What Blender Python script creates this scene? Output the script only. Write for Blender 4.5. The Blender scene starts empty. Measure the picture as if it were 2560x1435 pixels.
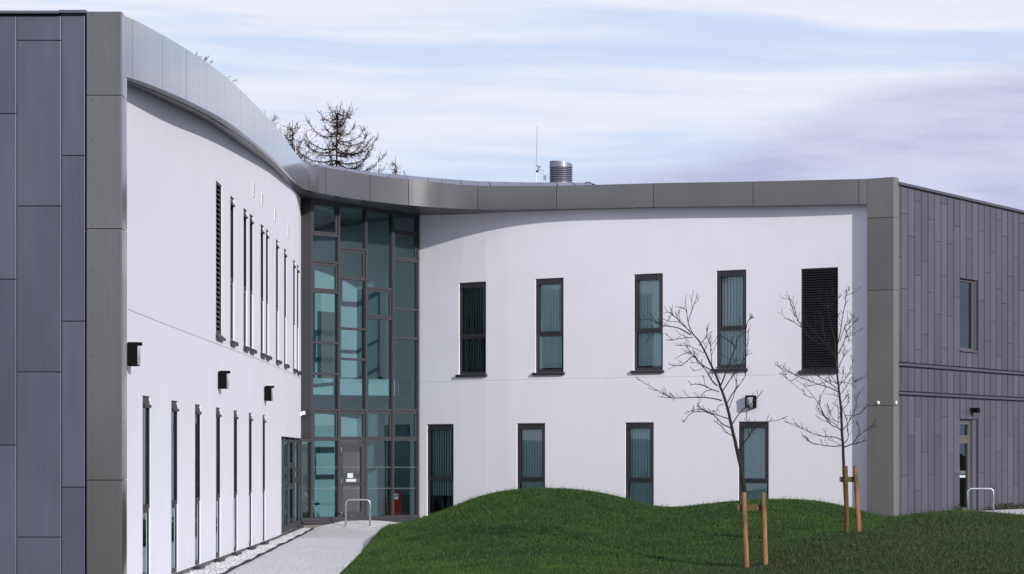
import bpy, math, random
import numpy as np
from mathutils import Vector
from math import radians as R, sin, cos, pi

random.seed(7)
rng = np.random.default_rng(7)
sc = bpy.context.scene
C = sc.collection

# ------------------------------------------------------------------ camera
EYE = 2.0
FPX = 6000.0            # focal length in pixels of the 2560-wide photograph
HOR = 1135.0            # its horizon row
cam_d = bpy.data.cameras.new('camera')
cam_d.sensor_width = 36.0
cam_d.lens = 36.0 * FPX / 2560.0
cam_d.shift_y = (HOR - 717.5) / 2560.0
cam_d.clip_start = 0.5
cam_d.clip_end = 6000.0
cam = bpy.data.objects.new('camera', cam_d)
cam.location = (0, 0, EYE)
cam.rotation_euler = (pi / 2, 0, 0)
C.objects.link(cam)
sc.camera = cam

# ------------------------------------------------------------------ light
SUN_AZ = R(148.5)       # clockwise from +Y
SUN_EL = R(19.0)
sd = bpy.data.lights.new('sun', 'SUN')
sd.energy = 4.1
sd.angle = R(0.55)
sd.color = (1.0, 0.95, 0.90)
sun = bpy.data.objects.new('sun', sd)
L = Vector((sin(SUN_AZ) * cos(SUN_EL), cos(SUN_AZ) * cos(SUN_EL), sin(SUN_EL)))
sun.rotation_euler = L.to_track_quat('Z', 'Y').to_euler()
C.objects.link(sun)

w = bpy.data.worlds.new('World')
sc.world = w
w.use_nodes = True
nt = w.node_tree
for n in list(nt.nodes):
    nt.nodes.remove(n)


class G:
    """tiny node-graph helper"""
    def __init__(s, tree):
        s.t = tree

    def n(s, kind, **kw):
        nd = s.t.nodes.new(kind)
        for k, v in kw.items():
            if k.startswith('i_'):
                key = k[2:]
                key = int(key) if key.isdigit() else key.replace('_', ' ')
                if hasattr(v, 'links') or isinstance(v, bpy.types.NodeSocket):
                    s.t.links.new(v, nd.inputs[key])
                else:
                    nd.inputs[key].default_value = v
            else:
                setattr(nd, k, v)
        return nd

    def m(s, op, a, b=None, c=None, clamp=False):
        nd = s.t.nodes.new('ShaderNodeMath')
        nd.operation = op
        nd.use_clamp = clamp
        for i, v in enumerate((a, b, c)):
            if v is None:
                continue
            if isinstance(v, bpy.types.NodeSocket):
                s.t.links.new(v, nd.inputs[i])
            else:
                nd.inputs[i].default_value = v
        return nd.outputs[0]

    def ramp(s, fac, a, b):
        nd = s.t.nodes.new('ShaderNodeMapRange')
        nd.interpolation_type = 'SMOOTHSTEP'
        s.t.links.new(fac, nd.inputs[0])
        for i, v in ((1, a), (2, b)):
            if isinstance(v, bpy.types.NodeSocket):
                s.t.links.new(v, nd.inputs[i])
            else:
                nd.inputs[i].default_value = v
        return nd.outputs[0]

    def mix(s, fac, a, b, mode='MIX'):
        nd = s.t.nodes.new('ShaderNodeMix')
        nd.data_type = 'RGBA'
        nd.blend_type = mode
        for i, v in ((0, fac), (6, a), (7, b)):
            if isinstance(v, bpy.types.NodeSocket):
                s.t.links.new(v, nd.inputs[i])
            else:
                nd.inputs[i].default_value = v if i == 0 else (*v, 1.0)
        return nd.outputs[2]

    def xyz(s, x, y, z):
        nd = s.t.nodes.new('ShaderNodeCombineXYZ')
        for i, v in enumerate((x, y, z)):
            if isinstance(v, bpy.types.NodeSocket):
                s.t.links.new(v, nd.inputs[i])
            else:
                nd.inputs[i].default_value = v
        return nd.outputs[0]


g = G(nt)
sky = g.n('ShaderNodeTexSky', sky_type='NISHITA', sun_disc=False, sun_elevation=SUN_EL, sun_rotation=SUN_AZ)
sky.air_density = 1.0
sky.dust_density = 0.6
tc = g.n('ShaderNodeTexCoord')
sep = g.n('ShaderNodeSeparateXYZ', i_0=tc.outputs['Generated'])
az = g.m('ARCTAN2', sep.outputs[0], sep.outputs[1])            # 0 straight ahead, grows to the right
hyp = g.m('SQRT', g.m('ADD', g.m('MULTIPLY', sep.outputs[0], sep.outputs[0]), g.m('MULTIPLY', sep.outputs[1], sep.outputs[1])))
el = g.m('ARCTAN2', sep.outputs[2], hyp)
elt = g.m('ADD', el, g.m('MULTIPLY', az, 0.03))
wob = g.n('ShaderNodeTexNoise', i_Vector=g.xyz(g.m('MULTIPLY', az, 5.0), g.m('MULTIPLY', el, 14.0), 3.0), i_Scale=1.0, i_Detail=4.0)
elw = g.m('ADD', elt, g.m('MULTIPLY', g.m('SUBTRACT', wob.outputs['Fac'], 0.5), 0.014))
st1 = g.n('ShaderNodeTexNoise', i_Vector=g.xyz(g.m('MULTIPLY', az, 3.2), g.m('MULTIPLY', elw, 46.0), 1.3), i_Scale=1.0, i_Detail=5.0, i_Roughness=0.5)
st2 = g.n('ShaderNodeTexNoise', i_Vector=g.xyz(g.m('MULTIPLY', az, 11.0), g.m('MULTIPLY', elw, 120.0), 7.7), i_Scale=1.0, i_Detail=6.0, i_Roughness=0.55)
streak = g.m('ADD', g.m('MULTIPLY', st1.outputs['Fac'], 0.72), g.m('MULTIPLY', st2.outputs['Fac'], 0.28))
cov = g.ramp(streak, 0.36, 0.57)
thin = g.ramp(el, 0.25, 1.1)                                     # the veil of streaks thins out overhead
cov = g.m('MULTIPLY', cov, g.m('SUBTRACT', 1.0, g.m('MULTIPLY', thin, 0.85)))
# the low grey-violet cloud bank that fills the right-hand horizon
bn = g.n('ShaderNodeTexNoise', i_Vector=g.xyz(g.m('MULTIPLY', az, 9.0), g.m('MULTIPLY', el, 30.0), 12.0), i_Scale=1.0, i_Detail=6.0, i_Roughness=0.55)
edge = g.m('ADD', g.m('MULTIPLY', g.m('MINIMUM', az, 0.5), 0.235), 0.1125)
edge = g.m('ADD', edge, g.m('MULTIPLY', g.m('SUBTRACT', bn.outputs['Fac'], 0.5), 0.045))
bank = g.m('MULTIPLY', g.ramp(g.m('SUBTRACT', edge, el), -0.008, 0.018), g.ramp(az, -0.02, 0.06))
bank = g.m('MULTIPLY', bank, 0.9)
CL = 10.0
cloud_col = g.mix(st2.outputs['Fac'], (0.76 * CL, 0.79 * CL, 0.96 * CL), (0.90 * CL, 0.90 * CL, 1.0 * CL))
blue = g.mix(g.m('SUBTRACT', 0.86, g.m('MULTIPLY', thin, 0.80)), sky.outputs[0], (0.65 * CL, 0.75 * CL, 1.0 * CL))
col = g.mix(cov, blue, cloud_col)
bn2 = g.n('ShaderNodeTexNoise', i_Vector=g.xyz(g.m('MULTIPLY', az, 16.0), g.m('MULTIPLY', elw, 95.0), 21.0), i_Scale=1.0, i_Detail=7.0, i_Roughness=0.6)
bmix = g.m('ADD', g.m('MULTIPLY', bn.outputs['Fac'], 0.5), g.m('MULTIPLY', bn2.outputs['Fac'], 0.5))
bank_col = g.mix(g.ramp(bmix, 0.36, 0.64), (0.47 * CL, 0.48 * CL, 0.71 * CL), (0.64 * CL, 0.65 * CL, 0.86 * CL))
col = g.mix(bank, col, bank_col)
bg = g.n('ShaderNodeBackground', i_0=col, i_1=0.1)
wo = g.n('ShaderNodeOutputWorld', i_0=bg.outputs[0])

sc.view_settings.view_transform = 'Standard'
sc.view_settings.look = 'None'
sc.view_settings.gamma = 1.0
sc.view_settings.exposure = 0.0
sc.view_settings.use_curve_mapping = False
sc.render.engine = 'CYCLES'
sc.cycles.max_bounces = 8
sc.cycles.transparent_max_bounces = 12


# ------------------------------------------------------------------ materials
def mat(name, base=(0.5, 0.5, 0.5), rough=0.6, metal=0.0, spec=0.5, build=None):
    m = bpy.data.materials.new(name)
    m.use_nodes = True
    gg = G(m.node_tree)
    p = m.node_tree.nodes['Principled BSDF']
    p.inputs['Base Color'].default_value = (*base, 1)
    p.inputs['Roughness'].default_value = rough
    p.inputs['Metallic'].default_value = metal
    p.inputs['Specular IOR Level'].default_value = spec
    if name == 'anodised_panel':
        p.inputs['Coat Weight'].default_value = 0.7
        p.inputs['Coat Roughness'].default_value = 0.10
    if build:
        build(gg, p)
    return m


def lk(gg, a, b):
    gg.t.links.new(a, b)


def noise(gg, scale=(1, 1, 1), detail=4.0, off=0.0, rough=0.5):
    tcn = gg.n('ShaderNodeTexCoord')
    mp = gg.n('ShaderNodeMapping', i_0=tcn.outputs['Object'])
    mp.inputs['Scale'].default_value = scale
    mp.inputs['Location'].default_value = (off, off, off)
    return gg.n('ShaderNodeTexNoise', i_Vector=mp.outputs[0], i_Scale=1.0, i_Detail=detail, i_Roughness=rough).outputs['Fac']


def bump(gg, p, h, strength, dist):
    b = gg.n('ShaderNodeBump', i_Height=h, i_Strength=strength, i_Distance=dist)
    lk(gg, b.outputs[0], p.inputs['Normal'])


def b_render(gg, p):
    n1 = noise(gg, (0.5, 0.5, 0.9), 5.0)
    n2 = noise(gg, (3, 3, 0.5), 4.0, 5.0)
    f = gg.m('ADD', gg.m('MULTIPLY', n1, 0.6), gg.m('MULTIPLY', n2, 0.4))
    c = gg.mix(gg.ramp(f, 0.3, 0.7), (0.70, 0.698, 0.755), (0.73, 0.728, 0.785))
    lk(gg, c, p.inputs['Base Color'])
    f1 = noise(gg, (60, 60, 60), 4.0)
    f2 = noise(gg, (1.3, 1.3, 1.0), 3.0, 9.0)
    bump(gg, p, gg.m('ADD', gg.m('MULTIPLY', f1, 0.12), f2), 0.6, 0.016)


def b_zinc(dark, light):
    def f(gg, p):
        oi = gg.n('ShaderNodeObjectInfo')
        n1 = noise(gg, (1.2, 1.2, 0.35), 4.0)
        n2 = noise(gg, (14, 14, 0.8), 3.0, 3.0)
        v = gg.m('ADD', gg.m('ADD', gg.m('MULTIPLY', n1, 0.55), gg.m('MULTIPLY', n2, 0.25)), gg.m('MULTIPLY', oi.outputs['Random'], 0.3))
        c = gg.mix(gg.ramp(v, 0.28, 0.8), dark, light)
        lk(gg, c, p.inputs['Base Color'])
        lk(gg, gg.m('ADD', 0.38, gg.m('MULTIPLY', n1, 0.2)), p.inputs['Roughness'])
        bump(gg, p, gg.m('ADD', noise(gg, (1.6, 1.6, 0.5), 2.0, 8.0), gg.m('MULTIPLY', oi.outputs['Random'], 0.2)), 0.55, 0.035)
    return f


def b_alu(gg, p):
    oi = gg.n('ShaderNodeObjectInfo')
    n1 = noise(gg, (0.6, 0.6, 0.5), 4.0)
    n2 = noise(gg, (22, 22, 0.7), 3.0, 3.0)
    v = gg.m('ADD', gg.m('ADD', gg.m('MULTIPLY', n1, 0.5), gg.m('MULTIPLY', n2, 0.3)), gg.m('MULTIPLY', oi.outputs['Random'], 0.25))
    lk(gg, gg.mix(gg.ramp(v, 0.3, 0.8), (0.112, 0.111, 0.112), (0.150, 0.148, 0.146)), p.inputs['Base Color'])
    bump(gg, p, gg.m('ADD', noise(gg, (1.4, 1.4, 0.12), 2.0, 4.0), gg.m('MULTIPLY', oi.outputs['Random'], 0.2)), 0.35, 0.03)


def b_gravel(c0, c1, c2, scale):
    def f(gg, p):
        tcn = gg.n('ShaderNodeTexCoord')
        v = gg.n('ShaderNodeTexVoronoi', i_Vector=tcn.outputs['Object'], i_Scale=scale)
        sp = gg.n('ShaderNodeSeparateColor', i_0=v.outputs['Color'])
        big = noise(gg, (0.9, 0.9, 0.9), 4.0)
        c = gg.mix(gg.ramp(sp.outputs[0], 0.12, 0.55), c0, c1)
        c = gg.mix(gg.ramp(sp.outputs[1], 0.93, 0.97), c, c2)
        c = gg.mix(gg.m('MULTIPLY', gg.ramp(big, 0.35, 0.7), 0.25), c, c0)
        lk(gg, c, p.inputs['Base Color'])
        bump(gg, p, v.outputs['Distance'], 0.8, -0.01)
    return f


def b_ground(gg, p):
    n1 = noise(gg, (0.6, 0.6, 0.6), 5.0)
    n2 = noise(gg, (9, 9, 9), 5.0, 2.0)
    c = gg.mix(gg.ramp(n1, 0.35, 0.65), (0.010, 0.022, 0.006), (0.016, 0.028, 0.008))
    c = gg.mix(gg.ramp(n2, 0.45, 0.8), c, (0.05, 0.048, 0.022))
    lk(gg, c, p.inputs['Base Color'])


def b_grass(gg, p):
    at = gg.n('ShaderNodeAttribute', attribute_name='rnd')
    dr = gg.n('ShaderNodeAttribute', attribute_name='shade_soil')
    n1 = noise(gg, (0.55, 0.55, 0.55), 4.0)
    c = gg.mix(at.outputs['Fac'], (0.013, 0.041, 0.008), (0.045, 0.100, 0.019))
    n3 = noise(gg, (2.2, 2.2, 2.2), 4.0, 6.0)
    c = gg.mix(gg.ramp(n1, 0.42, 0.70), c, (0.052, 0.098, 0.015))
    c = gg.mix(gg.m('MULTIPLY', gg.ramp(n3, 0.50, 0.72), 0.55), c, (0.012, 0.034, 0.006))
    c = gg.mix(dr.outputs['Fac'], c, gg.mix(at.outputs['Fac'], (0.013, 0.026, 0.009), (0.062, 0.072, 0.028)))  # duller blades: shade painted in on the right, bare soil at the stakes
    lk(gg, c, p.inputs['Base Color'])


def b_wood(a, b):
    def f(gg, p):
        n1 = noise(gg, (30, 30, 2.0), 5.0)
        n2 = noise(gg, (3, 3, 1.5), 3.0, 4.0)
        c = gg.mix(gg.ramp(n1, 0.3, 0.7), a, b)
        c = gg.mix(gg.m('MULTIPLY', gg.ramp(n2, 0.45, 0.65), 0.75), c, (0.060, 0.060, 0.018))
        lk(gg, c, p.inputs['Base Color'])
        bump(gg, p, n1, 0.6, 0.004)
    return f


def b_bark(gg, p):
    n1 = noise(gg, (40, 40, 14), 5.0)
    lk(gg, gg.mix(n1, (0.008, 0.007, 0.007), (0.038, 0.032, 0.028)), p.inputs['Base Color'])
    bump(gg, p, n1, 0.8, 0.004)


def b_larch(gg, p):
    n1 = noise(gg, (2.5, 2.5, 2.5), 4.0)
    lk(gg, gg.mix(gg.ramp(n1, 0.4, 0.65), (0.014, 0.011, 0.012), (0.095, 0.045, 0.024)), p.inputs['Base Color'])


def b_dark(gg, p):
    n1 = noise(gg, (2, 2, 2), 3.0)
    lk(gg, gg.mix(n1, (0.016, 0.016, 0.020), (0.024, 0.024, 0.029)), p.inputs['Base Color'])


def b_galv(gg, p):
    n1 = noise(gg, (40, 40, 40), 3.0)
    lk(gg, gg.mix(n1, (0.32, 0.34, 0.38), (0.52, 0.54, 0.58)), p.inputs['Base Color'])


def b_soffit(gg, p):
    n1 = noise(gg, (1, 1, 1), 3.0)
    lk(gg, gg.mix(n1, (0.075, 0.075, 0.082), (0.10, 0.10, 0.108)), p.inputs['Base Color'])


def glass_mat(name, tint, refl=1.9, rc=(0.80, 0.95, 1.0)):
    m = bpy.data.materials.new(name)
    m.use_nodes = True
    t = m.node_tree
    for n in list(t.nodes):
        t.nodes.remove(n)
    gg = G(t)
    fr = gg.n('ShaderNodeFresnel', i_IOR=refl)
    tcn = gg.n('ShaderNodeTexCoord')
    wav = gg.n('ShaderNodeTexNoise', i_Vector=tcn.outputs['Object'], i_Scale=0.7, i_Detail=1.0)
    bp = gg.n('ShaderNodeBump', i_Height=wav.outputs['Fac'], i_Strength=0.08, i_Distance=0.05)
    gl = gg.n('ShaderNodeBsdfGlossy', i_Color=(*rc, 1), i_Roughness=0.0, i_Normal=bp.outputs[0])
    tr = gg.n('ShaderNodeBsdfTransparent', i_Color=(*tint, 1))
    mx = gg.n('ShaderNodeMixShader', i_0=fr.outputs[0], i_1=tr.outputs[0], i_2=gl.outputs[0])
    gg.n('ShaderNodeOutputMaterial', i_0=mx.outputs[0])
    return m


M = dict(
    render=mat('painted_render', rough=0.9, spec=0.2, build=b_render),
    plinth=mat('plinth', (0.14, 0.125, 0.125), 0.9, build=lambda gg, p: lk(gg, gg.mix(noise(gg, (3, 3, 3), 5.0), (0.10, 0.09, 0.09), (0.19, 0.17, 0.17)), p.inputs['Base Color'])),
    zinc=mat('zinc_blue', rough=0.45, metal=0.35, build=b_zinc((0.060, 0.064, 0.104), (0.088, 0.093, 0.142))),
    zinc2=mat('zinc_violet', rough=0.45, metal=0.35, build=b_zinc((0.094, 0.091, 0.117), (0.136, 0.131, 0.160))),
    zinc_edge=mat('zinc_backing', (0.02, 0.02, 0.035), 0.6),
    coping=mat('coping_metal', (0.10, 0.10, 0.13), 0.4, 0.4),
    alu=mat('anodised_panel', rough=0.20, metal=0.5, spec=0.6, build=b_alu),
    roofmetal=mat('roof_metal', (0.33, 0.33, 0.42), 0.4, 0.3, build=b_zinc((0.22, 0.22, 0.30), (0.30, 0.30, 0.39))),
    gap=mat('shadow_gap', (0.006, 0.006, 0.007), 0.9),
    frame=mat('window_frame', rough=0.45, build=b_dark),
    curtain=mat('curtain_frame', (0.042, 0.041, 0.047), 0.5, 0.0),
    taupe=mat('taupe_frame', (0.105, 0.098, 0.092), 0.5),
    post_side=mat('post_return', (0.155, 0.15, 0.145), 0.5),
    alu_post=mat('post_panel', rough=0.45, metal=0.15, build=b_alu),
    glass=glass_mat('teal_glass', (0.52, 0.75, 0.81), 2.15, (0.70, 0.95, 1.0)),
    glass_door=glass_mat('clear_door_glass', (0.80, 0.84, 0.88), 2.3, (0.95, 0.95, 1.0)),
    glass_win=glass_mat('window_glass', (0.80, 0.93, 0.95), 1.9),
    glass_dark=glass_mat('dark_glass', (0.38, 0.52, 0.52), 1.6),
    blind=mat('blind_fabric', (0.82, 0.90, 0.90), 0.8),
    white=mat('white_plastic', (0.75, 0.75, 0.76), 0.4),
    black=mat('black_plastic', (0.0035, 0.0035, 0.004), 0.7, spec=0.08),
    lens=mat('lamp_lens', (0.55, 0.57, 0.64), 0.15, 0.2, 0.8, build=lambda gg, p: lk(gg, gg.mix(noise(gg, (14, 14, 14), 2.0), (0.28, 0.30, 0.36), (0.85, 0.87, 0.95)), p.inputs['Base Color'])),
    galv=mat('galvanised_steel', rough=0.38, metal=0.75, build=b_galv),
    cowl=mat('cowl_metal', (0.20, 0.21, 0.27), 0.45, 0.4),
    path=mat('resin_gravel', rough=0.95, spec=0.1, build=b_gravel((0.52, 0.515, 0.535), (0.76, 0.75, 0.775), (0.10, 0.09, 0.09), 45.0)),
    pathpale=mat('pale_gravel', rough=0.95, spec=0.1, build=b_gravel((0.55, 0.54, 0.57), (0.74, 0.73, 0.76), (0.2, 0.2, 0.2), 50.0)),
    stone=mat('white_stone', (0.70, 0.69, 0.72), 0.85, build=lambda gg, p: lk(gg, gg.mix(gg.n('ShaderNodeAttribute', attribute_name='rnd').outputs['Fac'], (0.42, 0.41, 0.44), (0.80, 0.79, 0.82)), p.inputs['Base Color'])),
    edging=mat('rubber_edging', (0.010, 0.010, 0.011), 0.7),
    ground=mat('turf', rough=0.95, spec=0.1, build=b_ground),
    grass=mat('grass_blades', rough=0.6, spec=0.25, build=b_grass),
    stake=mat('stake_wood', rough=0.85, spec=0.2, build=b_wood((0.17, 0.085, 0.042), (0.31, 0.165, 0.088))),
    stake_green=mat('mossy_stake_wood', rough=0.9, spec=0.1, build=b_wood((0.055, 0.045, 0.012), (0.13, 0.085, 0.035))),
    rail=mat('rail_wood', rough=0.85, spec=0.2, build=b_wood((0.11, 0.06, 0.035), (0.20, 0.115, 0.07))),
    bark=mat('young_bark', rough=0.85, spec=0.2, build=b_bark),
    larch=mat('larch_bark', rough=0.95, spec=0.1, build=b_larch),
    soffit=mat('soffit_board', rough=0.32, build=b_soffit),
    plaster=mat('interior_plaster', (0.46, 0.48, 0.47), 0.9),
    floor=mat('interior_floor', (0.10, 0.10, 0.11), 0.5),
    door_in=mat('interior_door', (0.10, 0.075, 0.055), 0.5),
    red=mat('red_enamel', (0.30, 0.012, 0.012), 0.35),
    seat=mat('seat_fabric', (0.02, 0.022, 0.03), 0.8),
    tan=mat('tan_ply', (0.42, 0.30, 0.17), 0.5),
    leaf=mat('shrub_leaf', (0.035, 0.045, 0.015), 0.6, build=lambda gg, p: lk(gg, gg.mix(noise(gg, (8, 8, 8), 2.0), (0.02, 0.03, 0.010), (0.075, 0.07, 0.03)), p.inputs['Base Color'])),
    needle=mat('conifer_needle', (0.015, 0.028, 0.020), 0.7),
    paper=mat('notice_paper', (0.50, 0.55, 0.55), 0.7),
    dot=mat('frosted_dot', (0.22, 0.25, 0.26), 0.6, build=lambda gg, p: setattr(p.inputs['Alpha'], 'default_value', 0.4)),
    text=mat('black_print', (0.02, 0.02, 0.02), 0.7),
)


# ------------------------------------------------------------------ object helpers
def origin(o):
    p = Vector((0, 0, 0))
    while o is not None:
        p = p + Vector(o.location)
        o = o.parent
    return p


def tag(o, label, cat=None, group=None, kind=None):
    if label: o['label'] = label
    if cat: o['category'] = cat
    if group: o['group'] = group
    if kind: o['kind'] = kind
    return o


def thing(name, loc, label, cat, group=None):
    o = bpy.data.objects.new(name, None)
    C.objects.link(o)
    o.location = loc
    o.empty_display_size = 0.2
    return tag(o, label, cat, group)


def link_mesh(name, me, m, parent=None):
    me.materials.append(M[m] if isinstance(m, str) else m)
    o = bpy.data.objects.new(name, me)
    C.objects.link(o)
    o.parent = parent
    return o


class MB:
    """collects faces in world coordinates; build() links them as one mesh object under its parent"""
    def __init__(s):
        s.v, s.f = [], []

    def quad(s, a, b, c, d):
        i = len(s.v)
        s.v += [a, b, c, d]
        s.f.append((i, i + 1, i + 2, i + 3))
        return s

    def hexa(s, p):
        """8 corners: 0-3 bottom ring, 4-7 top ring"""
        i = len(s.v)
        s.v += [tuple(q) for q in p]
        for f in ((3, 2, 1, 0), (4, 5, 6, 7), (0, 1, 5, 4), (1, 2, 6, 5), (2, 3, 7, 6), (3, 0, 4, 7)):
            s.f.append(tuple(i + k for k in f))
        return s

    def box(s, x0, x1, y0, y1, z0, z1):
        return s.hexa([(x0, y0, z0), (x1, y0, z0), (x1, y1, z0), (x0, y1, z0), (x0, y0, z1), (x1, y0, z1), (x1, y1, z1), (x0, y1, z1)])

    def tube(s, pts, rad, n=6, cap=True):
        pts = [Vector(p) for p in pts]
        if not hasattr(rad, '__len__'):
            rad = [rad] * len(pts)
        base = len(s.v)
        u = None
        for k, p in enumerate(pts):
            d = (pts[min(k + 1, len(pts) - 1)] - pts[max(k - 1, 0)])
            if d.length < 1e-9: d = Vector((0, 0, 1))
            d.normalize()
            if u is None:
                u = d.cross(Vector((0, 1, 0.13)))
                if u.length < 0.1: u = d.cross(Vector((1, 0, 0)))
            else:
                u = u - d * u.dot(d)
                if u.length < 1e-6: u = d.cross(Vector((1, 0.3, 0)))
            u.normalize()
            v = d.cross(u)
            for j in range(n):
                a = 2 * pi * j / n
                s.v.append(tuple(p + (u * cos(a) + v * sin(a)) * rad[k]))
        for k in range(len(pts) - 1):
            for j in range(n):
                a, b = base + k * n + j, base + k * n + (j + 1) % n
                s.f.append((a, b, b + n, a + n))
        if cap:
            s.f.append(tuple(base + j for j in reversed(range(n))))
            s.f.append(tuple(base + (len(pts) - 1) * n + j for j in range(n)))
        return s

    def build(s, name, m, parent=None, smooth=False, bevel=0.0, label=None, kind=None):
        off = origin(parent)
        me = bpy.data.meshes.new(name)
        me.from_pydata([(a - off.x, b - off.y, c - off.z) for a, b, c in s.v], [], s.f)
        if smooth:
            me.polygons.foreach_set('use_smooth', [True] * len(me.polygons))
        me.update()
        o = link_mesh(name, me, m, parent)
        if bevel:
            bv = o.modifiers.new('bevel', 'BEVEL')
            bv.width = bevel
            bv.segments = 1
            bv.limit_method = 'ANGLE'
        if label: o['label'] = label
        if kind: o['kind'] = kind
        return o


class Fr:
    """local frame on a facade: u along it (to the right seen from outside), n outwards, z up"""
    def __init__(s, a, b):
        a, b = Vector((a[0], a[1])), Vector((b[0], b[1]))
        s.a = a
        s.W = (b - a).length
        s.T = (b - a) / s.W
        s.N = Vector((s.T.y, -s.T.x))

    def p(s, u, n, z):
        q = s.a + s.T * u + s.N * n
        return (q.x, q.y, z)

    def box(s, mb, u0, u1, n0, n1, z0, z1):
        mb.hexa([s.p(u0, n1, z0), s.p(u1, n1, z0), s.p(u1, n0, z0), s.p(u0, n0, z0), s.p(u0, n1, z1), s.p(u1, n1, z1), s.p(u1, n0, z1), s.p(u0, n0, z1)])
        return mb

    def ring(s, mb, u0, u1, z0, z1, w, n0, n1, wt=None, wb=None):
        wt = w if wt is None else wt
        wb = w if wb is None else wb
        s.box(mb, u0, u0 + w, n0, n1, z0, z1)
        s.box(mb, u1 - w, u1, n0, n1, z0, z1)
        s.box(mb, u0 + w, u1 - w, n0, n1, z1 - wt, z1)
        s.box(mb, u0 + w, u1 - w, n0, n1, z0, z0 + wb)
        return mb


def catmull(pts, n):
    """dense samples of a smooth curve through tuples of any dimension; returns (index parameter, tuple)"""
    P = [np.array(p, float) for p in pts]
    out = []
    for i in range(len(P) - 1):
        p0, p1, p2, p3 = P[max(i - 1, 0)], P[i], P[i + 1], P[min(i + 2, len(P) - 1)]
        for j in range(n):
            t = j / n
            out.append(0.5 * ((2 * p1) + (p2 - p0) * t + (2 * p0 - 5 * p1 + 4 * p2 - p3) * t * t + (3 * p1 - p0 - 3 * p2 + p3) * t ** 3))
    out.append(P[-1])
    return np.array(out)


def at_px(px, y, Y):
    """world point on the sight line through photo pixel (px, y) at distance Y"""
    s = FPX / Y
    return Vector(((px - 1280) / s, Y, EYE + (HOR - y) / s))


# ------------------------------------------------------------------ plan of the building
# fascia x,y | wall x,y | soffit height above the eye | inward direction
K = [
    (-5.09, 31.30, -5.30, 31.35, 4.93, -1, 0), (-5.03, 33.0, -5.33, 33.0, 5.10, -1, 0), (-4.98, 37.0, -5.37, 37.0, 5.44, -1, 0),
    (-5.00, 42.0, -5.385, 42.0, 5.83, -1, 0), (-5.06, 47.0, -5.39, 47.5, 6.12, -1, 0), (-5.16, 53.0, -5.41, 53.5, 6.42, -1, 0),
    (-5.28, 57.5, -5.49, 58.5, 6.60, -1, 0.02), (-5.38, 61.0, -5.62, 63.0, 6.79, -.97, .24), (-5.33, 62.1, -5.66, 64.4, 6.84, -.9, .44),
    (-5.14, 62.8, -5.55, 64.31, 6.85, -.8, .6), (-4.82, 63.33, -5.40, 64.2, 6.84, -.755, .656), (-3.81, 64.4, -4.3, 65.47, 6.79, -.755, .656),
    (-2.82, 65.0, -3.4, 66.5, 6.74, -.5, .87), (-1.85, 65.2, -2.62, 67.4, 6.69, -.1, .99), (-0.92, 65.0, -1.6, 66.52, 6.63, .4, .92),
    (1.15, 64.08, .9, 64.72, 6.55, .554, .832), (3.77, 62.50, 3.9, 62.83, 6.44, .554, .832), (6.18, 61.07, 6.35, 61.35, 6.32, .554, .832),
    (8.80, 59.47, 8.94, 59.7, 6.20, .554, .832),
]
KD = catmull(K, 12)                      # dense table
FH = 0.68                                # fascia height at the left and corner, less at the right


def fascia_h(k):
    return float(np.interp(k, [0, 8, 12, 15, 18], [0.80, 0.71, 0.70, 0.61, 0.62]))


def kd(k):
    """dense row at key index k (float)"""
    x = k * 12
    i = int(min(max(x, 0), len(KD) - 1))
    j = min(i + 1, len(KD) - 1)
    return KD[i] * (1 - (x - i)) + KD[j] * (x - i)


def k_of_px(px, lo=0.0, hi=18.0, col=0):
    best, bk = 1e9, 0
    for i in range(int(lo * 60), int(hi * 60) + 1):
        r = kd(i / 60)
        d = abs(1280 + FPX * r[col] / r[col + 1] - px)
        if d < best - 1e-6:
            best, bk = d, i / 60
    return bk


LW = catmull([(k[2], k[3]) for k in K[:9]], 40)          # left white wall, by Y
RWP = [(-2.62, 67.4), (-1.0, 66.05), (.573, 64.93), (3.26, 63.22), (6.63, 61.18), (8.94, 59.7), (9.3, 59.47)]
RW = catmull(RWP, 40)                                    # right white wall, by X


def lw(Y):
    return (float(np.interp(Y, LW[:, 1], LW[:, 0])), Y)


def rw(X):
    return (X, float(np.interp(X, RW[:, 0], RW[:, 1])))


def solve(fn, px, a, b):
    fa = fn(a)[0] / fn(a)[1] - (px - 1280) / FPX
    for _ in range(50):
        m = (a + b) / 2
        fm = fn(m)[0] / fn(m)[1] - (px - 1280) / FPX
        if (fm > 0) == (fa > 0): a, fa = m, fm
        else: b = m
    return (a + b) / 2


lY = lambda px: solve(lw, px, 31.4, 64.4)
rX = lambda px: solve(rw, px, -2.62, 9.3)
LZ = lambda Y: EYE + float(np.interp(Y, [k[3] for k in K[:9]], [k[4] for k in K[:9]]))
RZ = lambda X: EYE + float(np.interp(X, [-2.62, -1.6, .9, 3.9, 6.35, 8.94], [6.69, 6.63, 6.53, 6.42, 6.31, 6.20]))

BLD = thing('building', (-5.4, 64.2, 0.0), 'two-storey building of white render and grey metal cladding, its wings meeting at a glazed corner', 'building')


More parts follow.
